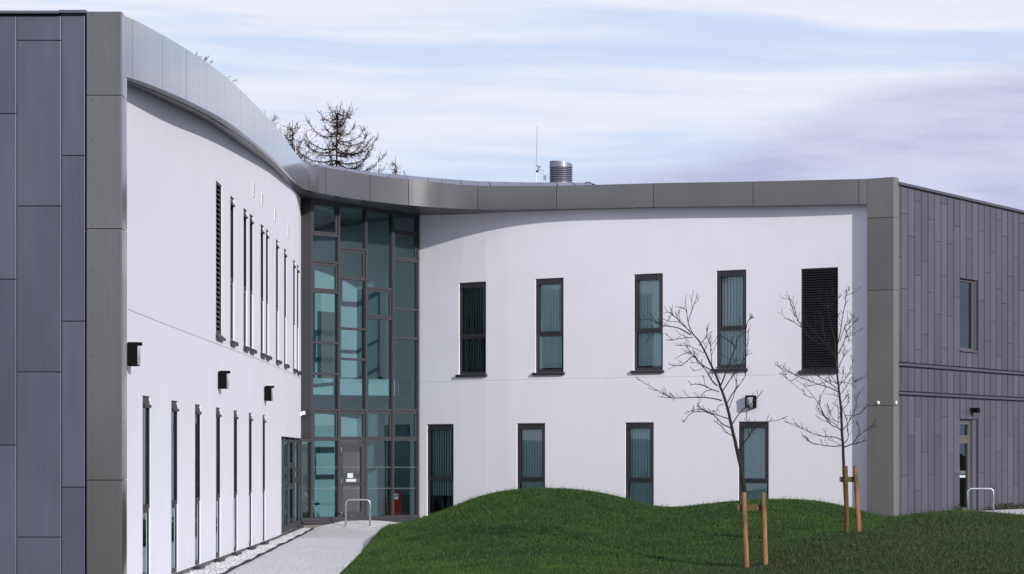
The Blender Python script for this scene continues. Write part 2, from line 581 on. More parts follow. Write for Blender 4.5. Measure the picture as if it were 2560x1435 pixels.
def wall_mesh(fn, t0, t1, z0, ztop, openings, joint, step=0.6, thick=0.30):
    """rendered wall following plan curve fn(t), with real openings, their reveals and a V-joint"""
    ts = {round(t0, 4), round(t1, 4)}
    n = max(2, int(abs(t1 - t0) / step))
    for i in range(n + 1):
        ts.add(round(t0 + (t1 - t0) * i / n, 4))
    zs = {z0, joint - 0.012, joint, joint + 0.012, z0 + 1.0, 6.0}
    for (a, b, c, d) in openings:
        ts |= {round(a, 4), round(b, 4)}
        zs |= {c, d}
    ts = sorted(ts)
    zs = sorted(zs)
    mb = MB()

    def nrm(t):
        e = 0.02
        a, b = fn(max(t0, t - e)), fn(min(t1, t + e))
        d = Vector((b[0] - a[0], b[1] - a[1])).normalized()
        return Vector((d.y, -d.x))

    def pt(t, z, dep=0.0):
        x, y = fn(t)
        nn = nrm(t)
        return (x - nn.x * dep, y - nn.y * dep, z)
    for i in range(len(ts) - 1):
        a, b = ts[i], ts[i + 1]
        mid = (a + b) / 2
        for j in range(len(zs)):
            za = zs[j]
            zb = zs[j + 1] if j + 1 < len(zs) else None
            if zb is not None:
                if any(o[0] - 1e-3 <= a and b <= o[1] + 1e-3 and o[2] - 1e-3 <= za and zb <= o[3] + 1e-3 for o in openings):
                    continue
                da = 0.014 if abs(za - joint) < 1e-6 else 0.0
                db = 0.014 if abs(zb - joint) < 1e-6 else 0.0
                mb.quad(pt(a, za, da), pt(b, za, da), pt(b, zb, db), pt(a, zb, db))
            else:
                mb.quad(pt(a, za), pt(b, za), pt(b, ztop(b)), pt(a, ztop(a)))
    for (a, b, c, d) in openings:
        for (p, q, r, s_) in (((a, c), (a, d), 0, 0), ((b, d), (b, c), 0, 0), ((a, d), (b, d), 0, 0), ((b, c), (a, c), 0, 0)):
            mb.quad(pt(p[0], p[1]), pt(q[0], q[1]), pt(q[0], q[1], thick), pt(p[0], p[1], thick))
    return mb


# --- windows: pixel positions measured on the photograph give the places along each wall
left_low = [(356.5, 376.4), (428.3, 445.5), (487.6, 502.0), (539.8, 552.0), (584.4, 594.4), (622.3, 630.6), (656.6, 663.8)]
left_up = [(576, 586.3), (609, 618.4), (624.4, 633.6), (651.7, 660.4), (665, 672), (690, 697), (710.4, 716.8), (733, 738.7), (742.7, 747.6)]
ll = [(lY(a), lY(b), 0.10, 2.85) for a, b in left_low]
lu = [(lY(a), lY(b), 4.17, 6.95) for a, b in left_up]
llv = (lY(540), lY(555.7), 4.19, 6.98)
Yg = lY(703.5)
lg = (Yg, 64.4, 0.10, 2.42)
lwall = wall_mesh(lw, 31.5, 64.4, 0.10, lambda t: LZ(t) + 0.12, ll + lu + [llv, lg], EYE + 2.005)
lwall.build('wall', 'render', BLD, label='left wing wall of white render, curving towards the glazed corner')
right_up = [(1147, 1215), (1338, 1408.8), (1584.5, 1657), (1790.6, 1865.6)]
right_low = [(1066.8, 1133.8), (1291.7, 1362.6), (1562.6, 1634.2), (1845.6, 1921.8)]
ru = [(rX(a), rX(b), 4.20, 6.735) for a, b in right_up]
rl = [(rX(a), rX(b), 0.27, 2.835) for a, b in right_low]
rlv = (rX(2002.4), rX(2095.3), 4.115, 6.69)
rwall = wall_mesh(rw, -2.62, 9.3, 0.12, lambda t: RZ(t) + 0.12, ru + rl + [rlv], EYE + 2.005)
rwall.build('wall', 'render', BLD, label='right wing wall of white render with eight windows')

# plinths
mb = MB()
for i in range(60):
    a, b = 31.5 + (64.4 - 31.5) * i / 60, 31.5 + (64.4 - 31.5) * (i + 1) / 60
    (xa, ya), (xb, yb) = lw(a), lw(b)
    mb.quad((xa - .03, ya, -.3), (xb - .03, yb, -.3), (xb - .03, yb, .1), (xa - .03, ya, .1))
    mb.quad((xa - .03, ya, .1), (xb - .03, yb, .1), (xb - .3, yb, .1), (xa - .3, ya, .1))
mb.build('plinth', 'plinth', BLD)
mb = MB()
for i in range(30):
    a, b = -2.62 + 11.9 * i / 30, -2.62 + 11.9 * (i + 1) / 30
    (xa, ya), (xb, yb) = rw(a), rw(b)
    mb.quad((xa + .017, ya + .025, -.3), (xb + .017, yb + .025, -.3), (xb + .017, yb + .025, .12), (xa + .017, ya + .025, .12))
mb.build('plinth', 'plinth', BLD)


def slats(fr, u0, u1, z0, z1, ang, parent, pitch=0.088, wd=0.096, nb=-0.20):
    n = int((u1 - u0) / pitch)
    me0 = None
    for i in range(n):
        u = u0 + pitch * (i + 0.5)
        a = ang + random.uniform(-0.05, 0.05)
        mb = MB()
        du, dn = cos(a) * wd / 2, sin(a) * wd / 2
        # slightly curved vane in three strips
        pr = [(-1, 0), (-.33, .007), (.33, .007), (1, 0)]
        for q in range(3):
            (s0, c0), (s1, c1) = pr[q], pr[q + 1]
            p0 = (u + s0 * du, nb + s0 * dn + c0)
            p1 = (u + s1 * du, nb + s1 * dn + c1)
            mb.quad(fr.p(p0[0], p0[1], z0), fr.p(p1[0], p1[1], z0), fr.p(p1[0], p1[1], z1), fr.p(p0[0], p0[1], z1))
        mb.build('slat', 'blind', parent)


def window(a, b, z0, z1, ztr, blind=None, gm='glass_win', sill=0.10, vent=True, reveal=0.038, gd=0.03):
    """tall casement: outer frame, opening upper sash with trickle vent, fixed lower light, sill, vertical blind"""
    fr = Fr(a, b)
    W = fr.W
    n0, n1 = -0.12, -reveal
    mb = MB()
    fr.ring(mb, 0.002, W - 0.002, z0 + 0.002, z1 - 0.002, 0.062, n0, n1, wt=0.075, wb=0.075)
    fr.box(mb, 0.064, W - 0.064, n0, n1, ztr - 0.035, ztr + 0.035)
    win = mb.build('window', 'frame', BLD, bevel=0.004)
    mb = MB()
    fr.ring(mb, 0.050, W - 0.050, ztr + 0.025, z1 - 0.065, 0.062, n1 + 0.002, n1 + 0.016, wt=0.070)
    mb.build('sash', 'frame', win, bevel=0.003)
    if vent:
        mb = MB()
        fr.box(mb, 0.10, W - 0.085, n1 + 0.0165, n1 + 0.050, z1 - 0.170, z1 - 0.120)
        mb.build('trickle_vent', 'frame', win, bevel=0.006)
    for (c, d, w_) in ((ztr + 0.08, z1 - 0.12, 0.09), (z0 + 0.06, ztr - 0.02, 0.055)):
        mb = MB()
        mb.quad(fr.p(w_, n1 - gd, c), fr.p(W - w_, n1 - gd, c), fr.p(W - w_, n1 - gd, d), fr.p(w_, n1 - gd, d))
        mb.build('pane', gm, win)
    if sill:
        mb = MB()
        fr.box(mb, -0.065, W + 0.045, n1 + 0.001, 0.075, z0 - 0.078, z0 - 0.004)
        mb.build('sill', 'frame', win, bevel=0.006)
    if blind is not None:
        slats(fr, 0.06, W - 0.05, z0 + 0.12 + blind[1], z1 - 0.12, blind[0], win, nb=-0.135 if blind[0] < .3 else -0.18)
        mb = MB()
        fr.box(mb, 0.06, W - 0.06, -0.23, -0.17, z1 - 0.13, z1 - 0.08)
        mb.build('head_rail', 'white', win)
    return win


bl_up = [(1.20, 0), (0.22, 0), (0.18, 0), (0.42, 0)]
bl_lo = [(0.50, 0.45), (0.24, 0), (0.26, 0), (0.2, 0)]
for o, bl in zip(ru, bl_up):
    window(rw(o[0]), rw(o[1]), o[2], o[3], 5.215, bl)
for o, bl in zip(rl, bl_lo):
    window(rw(o[0]), rw(o[1]), o[2], o[3], 1.29, bl)
for o in ll:
    window(lw(o[0]), lw(o[1]), o[2], o[3], 1.17, (0.1, 0), reveal=0.022, gd=0.012)
for o in lu:
    window(lw(o[0]), lw(o[1]), o[2], o[3], 5.30, None, reveal=0.030, gd=0.03)


def louvre(a, b, z0, z1, n_blades, sill_h=0.10):
    fr = Fr(a, b)
    W = fr.W
    mb = MB()
    fr.ring(mb, 0.002, W - 0.002, z0 + 0.002, z1 - 0.002, 0.035, -0.13, -0.02)
    lv = mb.build('louvre', 'frame', BLD)
    mb = MB()
    mb.quad(fr.p(0.02, -0.125, z0), fr.p(W - 0.02, -0.125, z0), fr.p(W - 0.02, -0.125, z1), fr.p(0.02, -0.125, z1))
    mb.build('backing', 'gap', lv)
    p = (z1 - z0 - 0.08) / n_blades
    me = None
    for i in range(n_blades):
        z = z0 + 0.04 + p * (i + 0.5)
        if me is None:
            mb = MB()
            u0, u1 = 0.037, W - 0.037
            za, zb = z - p * 0.42, z + p * 0.42
            mb.hexa([fr.p(u0, -0.022, za), fr.p(u1, -0.022, za), fr.p(u1, -0.034, za), fr.p(u0, -0.034, za),
                     fr.p(u0, -0.082, zb), fr.p(u1, -0.082, zb), fr.p(u1, -0.094, zb), fr.p(u0, -0.094, zb)])
            o = mb.build('blade', 'frame', lv)
            me = o.data
            zz = z
        else:
            o = bpy.data.objects.new('blade', me)
            C.objects.link(o)
            o.parent = lv
            o.location = (0, 0, z - zz)
    mb = MB()
    fr.hx = mb.hexa([fr.p(-0.05, 0.065, z0 - 0.09), fr.p(W + 0.02, 0.065, z0 - 0.09), fr.p(W + 0.02, -0.03, z0 - 0.09), fr.p(-0.05, -0.03, z0 - 0.09),
                     fr.p(-0.05, 0.065, z0 - 0.05), fr.p(W + 0.02, 0.065, z0 - 0.05), fr.p(W + 0.02, -0.03, z0 + 0.035), fr.p(-0.05, -0.03, z0 + 0.035)])
    mb.build('sill', 'frame', lv)
    return lv


louvre(rw(rlv[0]), rw(rlv[1]), rlv[2], rlv[3], 40)
louvre(lw(llv[0]), lw(llv[1]), llv[2], llv[3], 30)

# small white wall vents high on the left wing
for (px, ya, yb) in ((633.5, 455, 493), (655, 481, 516), (687, 520, 554), (720, 559, 591)):
    Yc = lY(px)
    s = FPX / Yc
    fr = Fr(lw(Yc - 0.11), lw(Yc + 0.11))
    zt, zb = EYE + (HOR - ya) / s, EYE + (HOR - yb) / s
    mb = MB()
    fr.ring(mb, 0, fr.W, zb, zt, 0.016, 0.001, 0.012)
    v = mb.build('vent', 'white', BLD)
    mb = MB()
    for i in range(7):
        z = zb + 0.02 + (zt - zb - 0.04) * (i + 0.5) / 7
        fr.box(mb, 0.017, fr.W - 0.017, 0.002, 0.022, z - 0.009, z + 0.001)
    mb.build('grille', 'white', v)
    mb = MB()
    mb.quad(fr.p(.015, .0015, zb + .01), fr.p(fr.W - .015, .0015, zb + .01), fr.p(fr.W - .015, .0015, zt - .01), fr.p(.015, .0015, zt - .01))
    mb.build('backing', 'gap', v)

# ------------------------------------------------------------------ fascia, soffit, roof
pxL = [308, 332, 406, 466, 517, 561.5, 601, 635.5, 665, 693, 718.5, 740]
ks = [0.02] + [k_of_px(p, 0, 7.5) for p in pxL[1:]]
ks += [k_of_px(775, 7.6, 10), k_of_px(815, 8.5, 12)] + [k_of_px(p, 10, 18) for p in (925, 1021, 1195, 1390, 1635, 1884, 2147)] + [18.0]


def nrm_k(k):
    a, b = kd(max(k - .04, 0)), kd(min(k + .04, 18))
    d = Vector((b[0] - a[0], b[1] - a[1])).normalized()
    return Vector((d.y, -d.x))


def krange(a, b, per=14):
    n = max(2, int((b - a) * per) + 1)
    return [a + (b - a) * i / n for i in range(n + 1)]


for a, b in zip(ks[:-1], ks[1:]):
    L_ = math.hypot(kd(b)[0] - kd(a)[0], kd(b)[1] - kd(a)[1])
    g_ = 0.008 / max(L_, 0.1) * (b - a)
    rows = krange(a + g_, b - g_)
    mb = MB()
    v = []
    for k in rows:
        r = kd(k)
        n = nrm_k(k)
        z0 = EYE + r[4]
        z1 = z0 + fascia_h(k)
        for (d, z) in ((0, z0), (0, z1), (0.16, z1 + 0.004), (0.16, z0)):
            v.append((r[0] - n.x * d, r[1] - n.y * d, z))
    mb.v = v
    for i in range(len(rows) - 1):
        for j in range(4):
            p, q = i * 4 + j, i * 4 + (j + 1) % 4
            mb.f.append((q, p, p + 4, q + 4))
    mb.f += [(0, 1, 2, 3), tuple(len(v) - 1 - i for i in range(4))]
    o = mb.build('fascia_panel', 'alu', BLD)
    # round the plan curve, keep the long edges crisp
    o.data.polygons.foreach_set('use_smooth', [True] * len(o.data.polygons))
    o.data.set_sharp_from_angle(angle=R(35))

# dark carrier behind the fascia joints, with the shadow gap below
mb = MB()
rows = krange(0.02, 18, 12)
for a, b in zip(rows[:-1], rows[1:]):
    for (d, e, za, zb) in ((0.03, 0.03, 0.05, -0.06),):
        ra, rb = kd(a), kd(b)
        na, nb = nrm_k(a), nrm_k(b)
        mb.quad((ra[0] - na.x * d, ra[1] - na.y * d, EYE + ra[4] + .02), (rb[0] - nb.x * d, rb[1] - nb.y * d, EYE + rb[4] + .02),
                (rb[0] - nb.x * d, rb[1] - nb.y * d, EYE + rb[4] + fascia_h(b) - .02), (ra[0] - na.x * d, ra[1] - na.y * d, EYE + ra[4] + fascia_h(a) - .02))
        d1, d2 = 0.10, 0.25
        mb.quad((ra[0] - na.x * d1, ra[1] - na.y * d1, EYE + ra[4] + .05), (rb[0] - nb.x * d1, rb[1] - nb.y * d1, EYE + rb[4] + .05),
                (rb[0] - nb.x * d2, rb[1] - nb.y * d2, EYE + rb[4] + .05), (ra[0] - na.x * d2, ra[1] - na.y * d2, EYE + ra[4] + .05))
mb.build('fascia_backing', 'gap', BLD)

# soffit boards, laid across the overhang and ending at the wall
mb = MB()
nb_ = 240
for i in range(nb_):
    a, b = 0.02 + 17.96 * i / nb_, 0.02 + 17.96 * (i + 0.93) / nb_
    q = []
    for k in (a, b):
        r = kd(k)
        n = nrm_k(k)
        F = Vector((r[0] - n.x * 0.20, r[1] - n.y * 0.20))
        Wp = Vector((r[2], r[3]))
        d = (Wp - Vector((r[0], r[1])))
        f = min(0.9, 0.20 / max(d.length, 0.01))
        F = Vector((r[0], r[1])) + d * f
        q.append((F, Wp, EYE + r[4] + 0.004))
    mb.quad((*q[0][0], q[0][2]), (*q[1][0], q[1][2]), (*q[1][1], q[1][2]), (*q[0][1], q[0][2]))
mb.build('soffit_boards', 'soffit', BLD, kind='stuff')
mb = MB()
for a, b in zip(rows[:-1], rows[1:]):
    ra, rb = kd(a), kd(b)
    z = lambda r: EYE + r[4] + 0.03
    mb.quad((ra[0], ra[1], z(ra)), (rb[0], rb[1], z(rb)), (rb[2], rb[3], z(rb)), (ra[2], ra[3], z(ra)))
mb.build('soffit_backing', 'gap', BLD)

# roof deck, floors and rear walls: sheets that fan inwards from the facade
KX = [list(kd(k)) for k in krange(0.0, 18, 2)]
KX[0][1] = 31.5; KX[0][3] = 31.5
KX = KX + [[9.45, 59.28, 9.45, 59.28, 6.2, .546, .838]]


def fan(name, m, zf, d0, d1, src=0, skirt=None):
    mb = MB()
    pr = []
    for r in KX:
        n = Vector((r[5], r[6])).normalized()
        p = Vector((r[src], r[src + 1]))
        dd = d0(r) if callable(d0) else d0
        pr.append((p + n * dd, p + n * d1, zf(r)))
    for a, b in zip(pr[:-1], pr[1:]):
        mb.quad((*a[0], a[2]), (*b[0], b[2]), (*b[1], b[2]), (*a[1], a[2]))
        if skirt is not None:
            mb.quad((*a[1], a[2]), (*b[1], b[2]), (*b[1], skirt), (*a[1], skirt))
    return mb.build(name, m, BLD)


fan('roof', 'roofmetal', lambda r: EYE + r[4] + 0.50, 0.12, 13.8, 0, skirt=-0.3)
fan('ceiling', 'plaster', lambda r: EYE + r[4] + 0.05, 0.0, 13.7, 2)
fan('ground_floor', 'floor', lambda r: 0.20, 0.03, 13.7, 2)


def setback(r):
    return float(np.clip(1.0 - abs(r[2] + 4.1) / 2.6, 0, 1)) * 1.5 + 0.42 if r[1] > 60 else 0.42


fan('first_floor', 'floor', lambda r: 3.98, setback, 13.7, 2)
fan('first_floor_ceiling', 'plaster', lambda r: 3.66, setback, 13.7, 2)
mb = MB()
pr = []
for r in KX:
    n = Vector((r[5], r[6])).normalized()
    pr.append(Vector((r[2], r[3])) + n * setback(r))
for a, b in zip(pr[:-1], pr[1:]):
    mb.quad((*a, 3.66), (*b, 3.66), (*b, 4.12), (*a, 4.12))
mb.build('floor_edge', 'plaster', BLD)

# visible upstand of the standing-seam roof behind the right fascia
top_px = [(796, 410), (850, 418), (925, 430), (1021, 439), (1100, 446), (1195, 453), (1300, 455.5), (1390, 456.5), (1476, 456.5)]
seams = [796, 868, 925, 975, 1021, 1072, 1105, 1150, 1195, 1222, 1262, 1300, 1345, 1390, 1432, 1476]
SET = 1.1


def upst(px):
    k = k_of_px(px, 9.3, 18)
    r = kd(k)
    n = Vector((r[5], r[6])).normalized()
    y = float(np.interp(px, [p[0] for p in top_px], [p[1] for p in top_px]))
    F = Vector((r[0], r[1]))
    B = F + n * SET
    # point on the sight line px at the distance of B
    Y = B.y
    T = at_px(px, y, Y)
    return (F.x + n.x * .14, F.y + n.y * .14, EYE + r[4] + fascia_h(k) - .02), (T.x, T.y, T.z), n


for a, b in zip(seams[:-1], seams[1:]):
    mb = MB()
    m_ = (a + b) / 2
    P = [upst(a + 0.5), upst(m_), upst(b - 0.5)]
    for p, q in ((P[0], P[1]), (P[1], P[2])):
        mb.quad(p[0], q[0], q[1], p[1])
        mb.quad(p[1], q[1], (q[1][0] + q[2].x * 3, q[1][1] + q[2].y * 3, q[1][2] - .25), (p[1][0] + p[2].x * 3, p[1][1] + p[2].y * 3, p[1][2] - .25))
    mb.build('roof_sheet', 'roofmetal', BLD)
e = upst(1474)[1]
MB().box(e[0] - .12, e[0] + .03, e[1] - .1, e[1] + .6, e[2] - .09, e[2] + .012).build('verge_cap', 'coping', BLD)

# ------------------------------------------------------------------ corner post of the left wing
PZ = [-0.3, 1.66, EYE + 2.94, EYE + 4.68, EYE + 5.775]
for z0, z1 in zip(PZ[:-1], PZ[1:]):
    x0, x1, y0, y1 = -5.545, -5.09, 31.30, 31.76
    mb = MB()
    zt = z1 - .005
    zo = z0 + .005
    # front, a small rounded corner, and the return towards the wall
    sec = [(x0, y1), (x0, y0)] + [(x1 - .012 + .012 * sin(a), y0 + .012 - .012 * cos(a)) for a in [pi / 2 * q / 4 for q in range(5)]] + [(x1 - .006, y1)]
    n = len(sec)
    for (x, y) in sec: mb.v.append((x, y, zo))
    for (x, y) in sec: mb.v.append((x, y, zt))
    for i in range(n - 1):
        mb.f.append((i, i + 1, i + 1 + n, i + n))
    mb.f.append(tuple(range(n - 1, -1, -1)))
    mb.f.append(tuple(range(n, 2 * n)))
    o = mb.build('post_panel', 'alu', BLD)
    o.data.polygons.foreach_set('use_smooth', [True] * len(o.data.polygons))
    o.data.set_sharp_from_angle(angle=R(35))
MB().box(-5.53, -5.12, 31.32, 31.74, -.3, EYE + 5.75).build('post_core', 'gap', BLD)
bolt_me = None
for y in (38, 132, 226, 249, 347, 455, 561, 583, 677, 782, 887, 991, 1097, 1192, 1212, 1309, 1416):
    p = at_px(232, y, 31.297)
    mb = MB()
    if bolt_me is None:
        mb.tube([(p.x, 31.303, p.z), (p.x, 31.294, p.z), (p.x, 31.289, p.z)], [.011, .010, .004], 8)
        o = mb.build('bolt', 'alu', BLD, smooth=True)
        bolt_me, bz = o.data, p.z
    else:
        o = bpy.data.objects.new('bolt', bolt_me)
        C.objects.link(o)
        o.parent = BLD
        o.location = (0, 0, p.z - bz)

# blue-grey cladding left of the post
XL = lambda px, Y=31.36: (px - 1280) * Y / FPX
cols = [(-330, -218), (-218, -106), (-106, 42), (42, 154), (154, 214)]
hs = {2: [284, 698, 1113], 3: [101, 515, 930, 1343], 4: [389, 803, 1218], 1: [200, 614, 1028], 0: [101, 515, 930, 1343]}
ztopL = at_px(0, 36, 31.36).z
MB().box(-19, -5.56, 31.40, 31.46, -.3, ztopL).build('cladding_backing', 'zinc_edge', BLD)
# the stretch that runs on beyond the left of the frame, one plain sheet
MB().box(-19, XL(-330) - .01, 31.36, 31.40, -.3, ztopL - .01).build('cladding_sheet', 'zinc', BLD)


def panel(fr, u0, u1, z0, z1, m, gp=0.008, lip=0.022):
    """shallow tray with folded edges and a raised lip down its left side"""
    mb = MB()
    a, b, c, d = u0 + gp, u1 - gp, z0 + .004, z1 - .004
    f = 0.010
    o = [(a, c), (b, c), (b, d), (a, d)]
    i_ = [(a + f, c + f * .5), (b - f, c + f * .5), (b - f, d - f * .5), (a + f, d - f * .5)]
    mb.v = [fr.p(u, -0.028, z) for u, z in o] + [fr.p(u, -0.004, z) for u, z in o] + [fr.p(u, 0.0, z) for u, z in i_]
    for k in range(4):
        j = (k + 1) % 4
        mb.f += [(k, j, j + 4, k + 4), (k + 4, j + 4, j + 8, k + 8)]
    mb.f.append((8, 9, 10, 11))
    # lip
    q = len(mb.v)
    for u, n in ((a - .002, -.02), (a - .002, .010), (a + .008, .010), (a + .010, .0)):
        mb.v.append(fr.p(u, n, c))
        mb.v.append(fr.p(u, n, d))
    for k in range(3):
        mb.f.append((q + 2 * k, q + 2 * k + 2, q + 2 * k + 3, q + 2 * k + 1))
    return mb.build('cladding_panel', m, BLD)


frL = Fr((-20, 31.36), (-5.5, 31.36))
for i, (a, b) in enumerate(cols):
    zz = [ztopL - .01] + [at_px(0, y, 31.36).z for y in hs[i]] + [-0.3]
    for z1, z0 in zip(zz[:-1], zz[1:]):
        panel(frL, XL(a) + 20, XL(b) + 20, z0, z1, 'zinc')
MB().box(XL(150), -5.552, 31.28, 31.50, ztopL + .008, ztopL + .046).build('coping', 'coping', BLD)
MB().box(-19, XL(150) - .004, 31.28, 31.50, ztopL + .001, ztopL + .036).build('coping', 'coping', BLD)

# ------------------------------------------------------------------ corner post of the right wing
frW = Fr((8.80, 59.49), (8.80 + .832, 59.49 - .5546))
PWID = 0.717
cz = frW.p(PWID, 0, 0)
topR = EYE + 6.825
for z0, z1 in ((-.3, 3.195), (3.195, 6.05), (6.05, 7.835), (7.835, topR)):
    mb = MB()
    frW.box(mb, 0.0, PWID, -0.30, 0.0, z0 + .005, z1 - .004 if z1 < topR else z1)
    mb.build('post_panel', 'alu_post', BLD, bevel=0.006)
mb = MB()
frW.box(mb, 0.01, PWID - .01, -0.29, -0.01, -.3, topR - .02)
mb.build('post_core', 'gap', BLD)

CD = Vector((.546, .838)).normalized()
frS0 = Fr((cz[0], cz[1]), (cz[0] + CD.x, cz[1] + CD.y))      # side face, normal to the right
for z0, z1 in ((-.3, 3.195), (3.195, 6.05), (6.05, 7.835), (7.835, topR)):
    mb = MB()
    frS0.box(mb, .002, .285, -.012, .004, z0 + .005, z1 - .004 if z1 < topR else z1)
    mb.build('post_return', 'post_side', BLD)
cs = frS0.p(.29, -.01, 0)
frC = Fr((cs[0], cs[1]), (cs[0] + CD.x, cs[1] + CD.y))


def cu(px):
    k = (px - 1280) / FPX
    return (k * frC.a.y - frC.a.x) / (frC.T.x - k * frC.T.y)


def cz_at(u, y):
    Y = frC.a.y + frC.T.y * u
    return EYE + (HOR - y) * Y / FPX


u_first, u_last = cu(2252.6), cu(2547)
step = (u_last - u_first) / 19
topC = EYE + 6.70
zr1a, zr1b = 4.17, 4.26      # upper rib pair
zr2a, zr2b = 3.46, 3.545
up_s = {-1: [335, 597], 0: [186, 446], 1: [265, 522], 2: [143, 400, 657], 3: [351, 604], 4: [207, 460], 5: [282, 534], 6: [152, 402, 653], 7: [292, 540], 8: [230, 475],
        10: [273], 12: [246, 486], 13: [390, 628], 14: [321, 559], 15: [209, 445, 680], 16: [265, 497], 17: [404, 636], 18: [335, 569], 19: [220, 452, 683]}
lo_s = {-1: [1131], 0: [1189], 1: [1089], 2: [1040.6, 1225.7], 3: [1131], 4: [1187], 5: [1089], 6: [1041, 1223], 7: [1140], 8: [1184], 12: [1182], 13: [1089.7],
        14: [1044.6, 1216.6], 15: [1128.6], 16: [1179.7], 17: [1090], 18: [1046, 1212.6], 19: [1128]}
win_u = (u_first + 9 * step, u_first + 9 * step + cu(2445.5) - cu(2402.7))
wz = (cz_at(cu(2424), 876), cz_at(cu(2424), 700))
door_u = (win_u[0] + .0, cu(2446.5))
dz = (0.42, cz_at(cu(2424), 1049.5))
mb = MB()


def backing(u0, u1, z0, z1):
    frC.box(mb, u0, u1, -.07, -.032, z0, z1)


UE = 14.0
backing(0, win_u[0], -.3, topC)
backing(win_u[1], UE, -.3, topC)
backing(win_u[0], win_u[1], wz[1], topC)
backing(win_u[0], win_u[1], dz[1], wz[0])
mb.build('cladding_backing', 'zinc_edge', BLD)
for i in range(-1, 27):
    u0 = 0.0 if i < 0 else u_first + step * i
    u1 = u_first + step * (i + 1)
    um = (u0 + u1) / 2
    j = i if i < 20 else ((i - 20) % 7) + 12
    iswin = i in (9, 10, 11)
    rs = ([(topC - .07, zr1b + .02)] if not iswin else [(topC - .07, wz[1] + .015), (wz[0] - .06, zr1b + .02)])
    for (zt, zb) in rs:
        cut = [cz_at(um if i < 20 else cu(2500), 400 + .7215 * y) for y in up_s.get(j, [])]
        cut = [z for z in cut if zb + .1 < z < zt - .1]
        zz = [zt] + sorted(cut, reverse=True) + [zb]
        for a, b in zip(zz[:-1], zz[1:]):
            panel(frC, u0, u1, b, a, 'zinc2')
    panel(frC, u0, u1, zr2b + .02, zr1a - .02, 'zinc2')
    zt, zb = zr2a - .02, (dz[1] + .015 if iswin else -.3)
    cut = [cz_at(um if i < 20 else cu(2500), y) for y in lo_s.get(j, [])]
    cut = [z for z in cut if zb + .1 < z < zt - .1]
    zz = [zt] + sorted(cut, reverse=True) + [zb]
    for a, b in zip(zz[:-1], zz[1:]):
        panel(frC, u0, u1, b, a, 'zinc2')
for (a, b) in ((zr1a, zr1b), (zr2a, zr2b)):
    mb = MB()
    frC.box(mb, 0, UE, -.03, .03, a + .018, b - .012)
    mb.build('string_band', 'coping', BLD, bevel=.004, label='horizontal metal band across the violet-grey cladding')
mb = MB()
frC.box(mb, -.01, UE, -.15, .045, topC - .035, topC + .03)
mb.build('coping', 'coping', BLD)
mb = MB()
frC.box(mb, -.01, UE, -.15, .012, topC - .07, topC - .036)
mb.build('coping_shadow_gap', 'gap', BLD)

# window in the cladding
mb = MB()
W0, W1 = win_u[0] + .004, win_u[1] - .004
frC.ring(mb, W0, W1 - .06, wz[0], wz[1], .05, -.16, -.075)
wn = mb.build('window', 'taupe', BLD, bevel=.004, label='narrow taupe-framed window in the violet-grey cladding')
mb = MB()
mb.quad(frC.p(W0 + .04, -.12, wz[0] + .04), frC.p(W1 - .1, -.12, wz[0] + .04), frC.p(W1 - .1, -.12, wz[1] - .04), frC.p(W0 + .04, -.12, wz[1] - .04))
mb.build('pane', 'glass_dark', wn)
mb = MB()
frC.box(mb, W0 - .02, W1 + .03, -.075, .045, wz[0] - .05, wz[0] - .006)
mb.build('sill', 'coping', wn)
mb = MB()
frC.box(mb, W1 - .0595, W1 + .003, -.16, -.029, wz[0], wz[1])
mb.build('reveal', 'zinc2', wn)

# side door in the cladding
mb = MB()
D0, D1 = win_u[0] + .004, win_u[1] - .24
zt_ = dz[1] - .01
ztm = cz_at(cu(2424), 1098)
frC.ring(mb, D0, D1, dz[0], zt_, .05, -.19, -.10)
frC.box(mb, D0 + .05, D1 - .05, -.19, -.10, ztm - .04, ztm + .04)
dr = mb.build('side_door', 'taupe', BLD, bevel=.004, label='taupe-framed glazed side door in the cladding, seen at a slant')
mb = MB()
frC.ring(mb, D0 + .052, D1 - .052, ztm + .042, zt_ - .052, .06, -.18, -.09)
mb.build('top_light', 'taupe', dr, bevel=.003)
mb = MB()
frC.ring(mb, D0 + .052, D1 - .052, dz[0] + .052, ztm - .042, .07, -.18, -.09, wb=.12)
mb.build('door_leaf', 'taupe', dr, bevel=.003)
for (a, b) in ((ztm + .09, zt_ - .1), (dz[0] + .16, ztm - .1)):
    mb = MB()
    mb.quad(frC.p(D0 + .1, -.14, a), frC.p(D1 - .11, -.14, a), frC.p(D1 - .11, -.14, b), frC.p(D0 + .1, -.14, b))
    mb.build('pane', 'glass_dark', dr)
um = (D0 + D1) / 2
for (z0, z1, m_) in ((cz_at(um, 1194), cz_at(um, 1188), 'paper'), (cz_at(um, 1185), cz_at(um, 1177), 'dot')):
    mb = MB()
    frC.box(mb, um - .17, um + .22, -.138, -.132, z0, z1)
    mb.build('notice', m_, dr)
mb = MB()
frC.box(mb, D1 + .001, win_u[1] + .003, -.19, -.029, dz[0] - .3, dz[1])
frC.box(mb, D0, D1 + .2, -.19, -.05, dz[1] - .008, dz[1] + .02)
mb.build('reveal', 'zinc2', dr)
mb = MB()
frC.box(mb, D0, win_u[1], -.25, -.03, -.3, dz[0] - .002)
mb.build('threshold', 'plinth', dr)

# ------------------------------------------------------------------ glazed corner (curtain wall)
A, B = (-5.40, 64.20), (-2.63, 67.385)
fg = Fr(A, B)
BAY = fg.W / 4
ZB, ZT = 0.22, EYE + 6.83


def zy(u, y):
    Y = fg.a.y + fg.T.y * u
    return EYE + (HOR - y) * Y / FPX


def headz(u):
    return EYE + 6.85 - (6.85 - 6.69) * u / fg.W


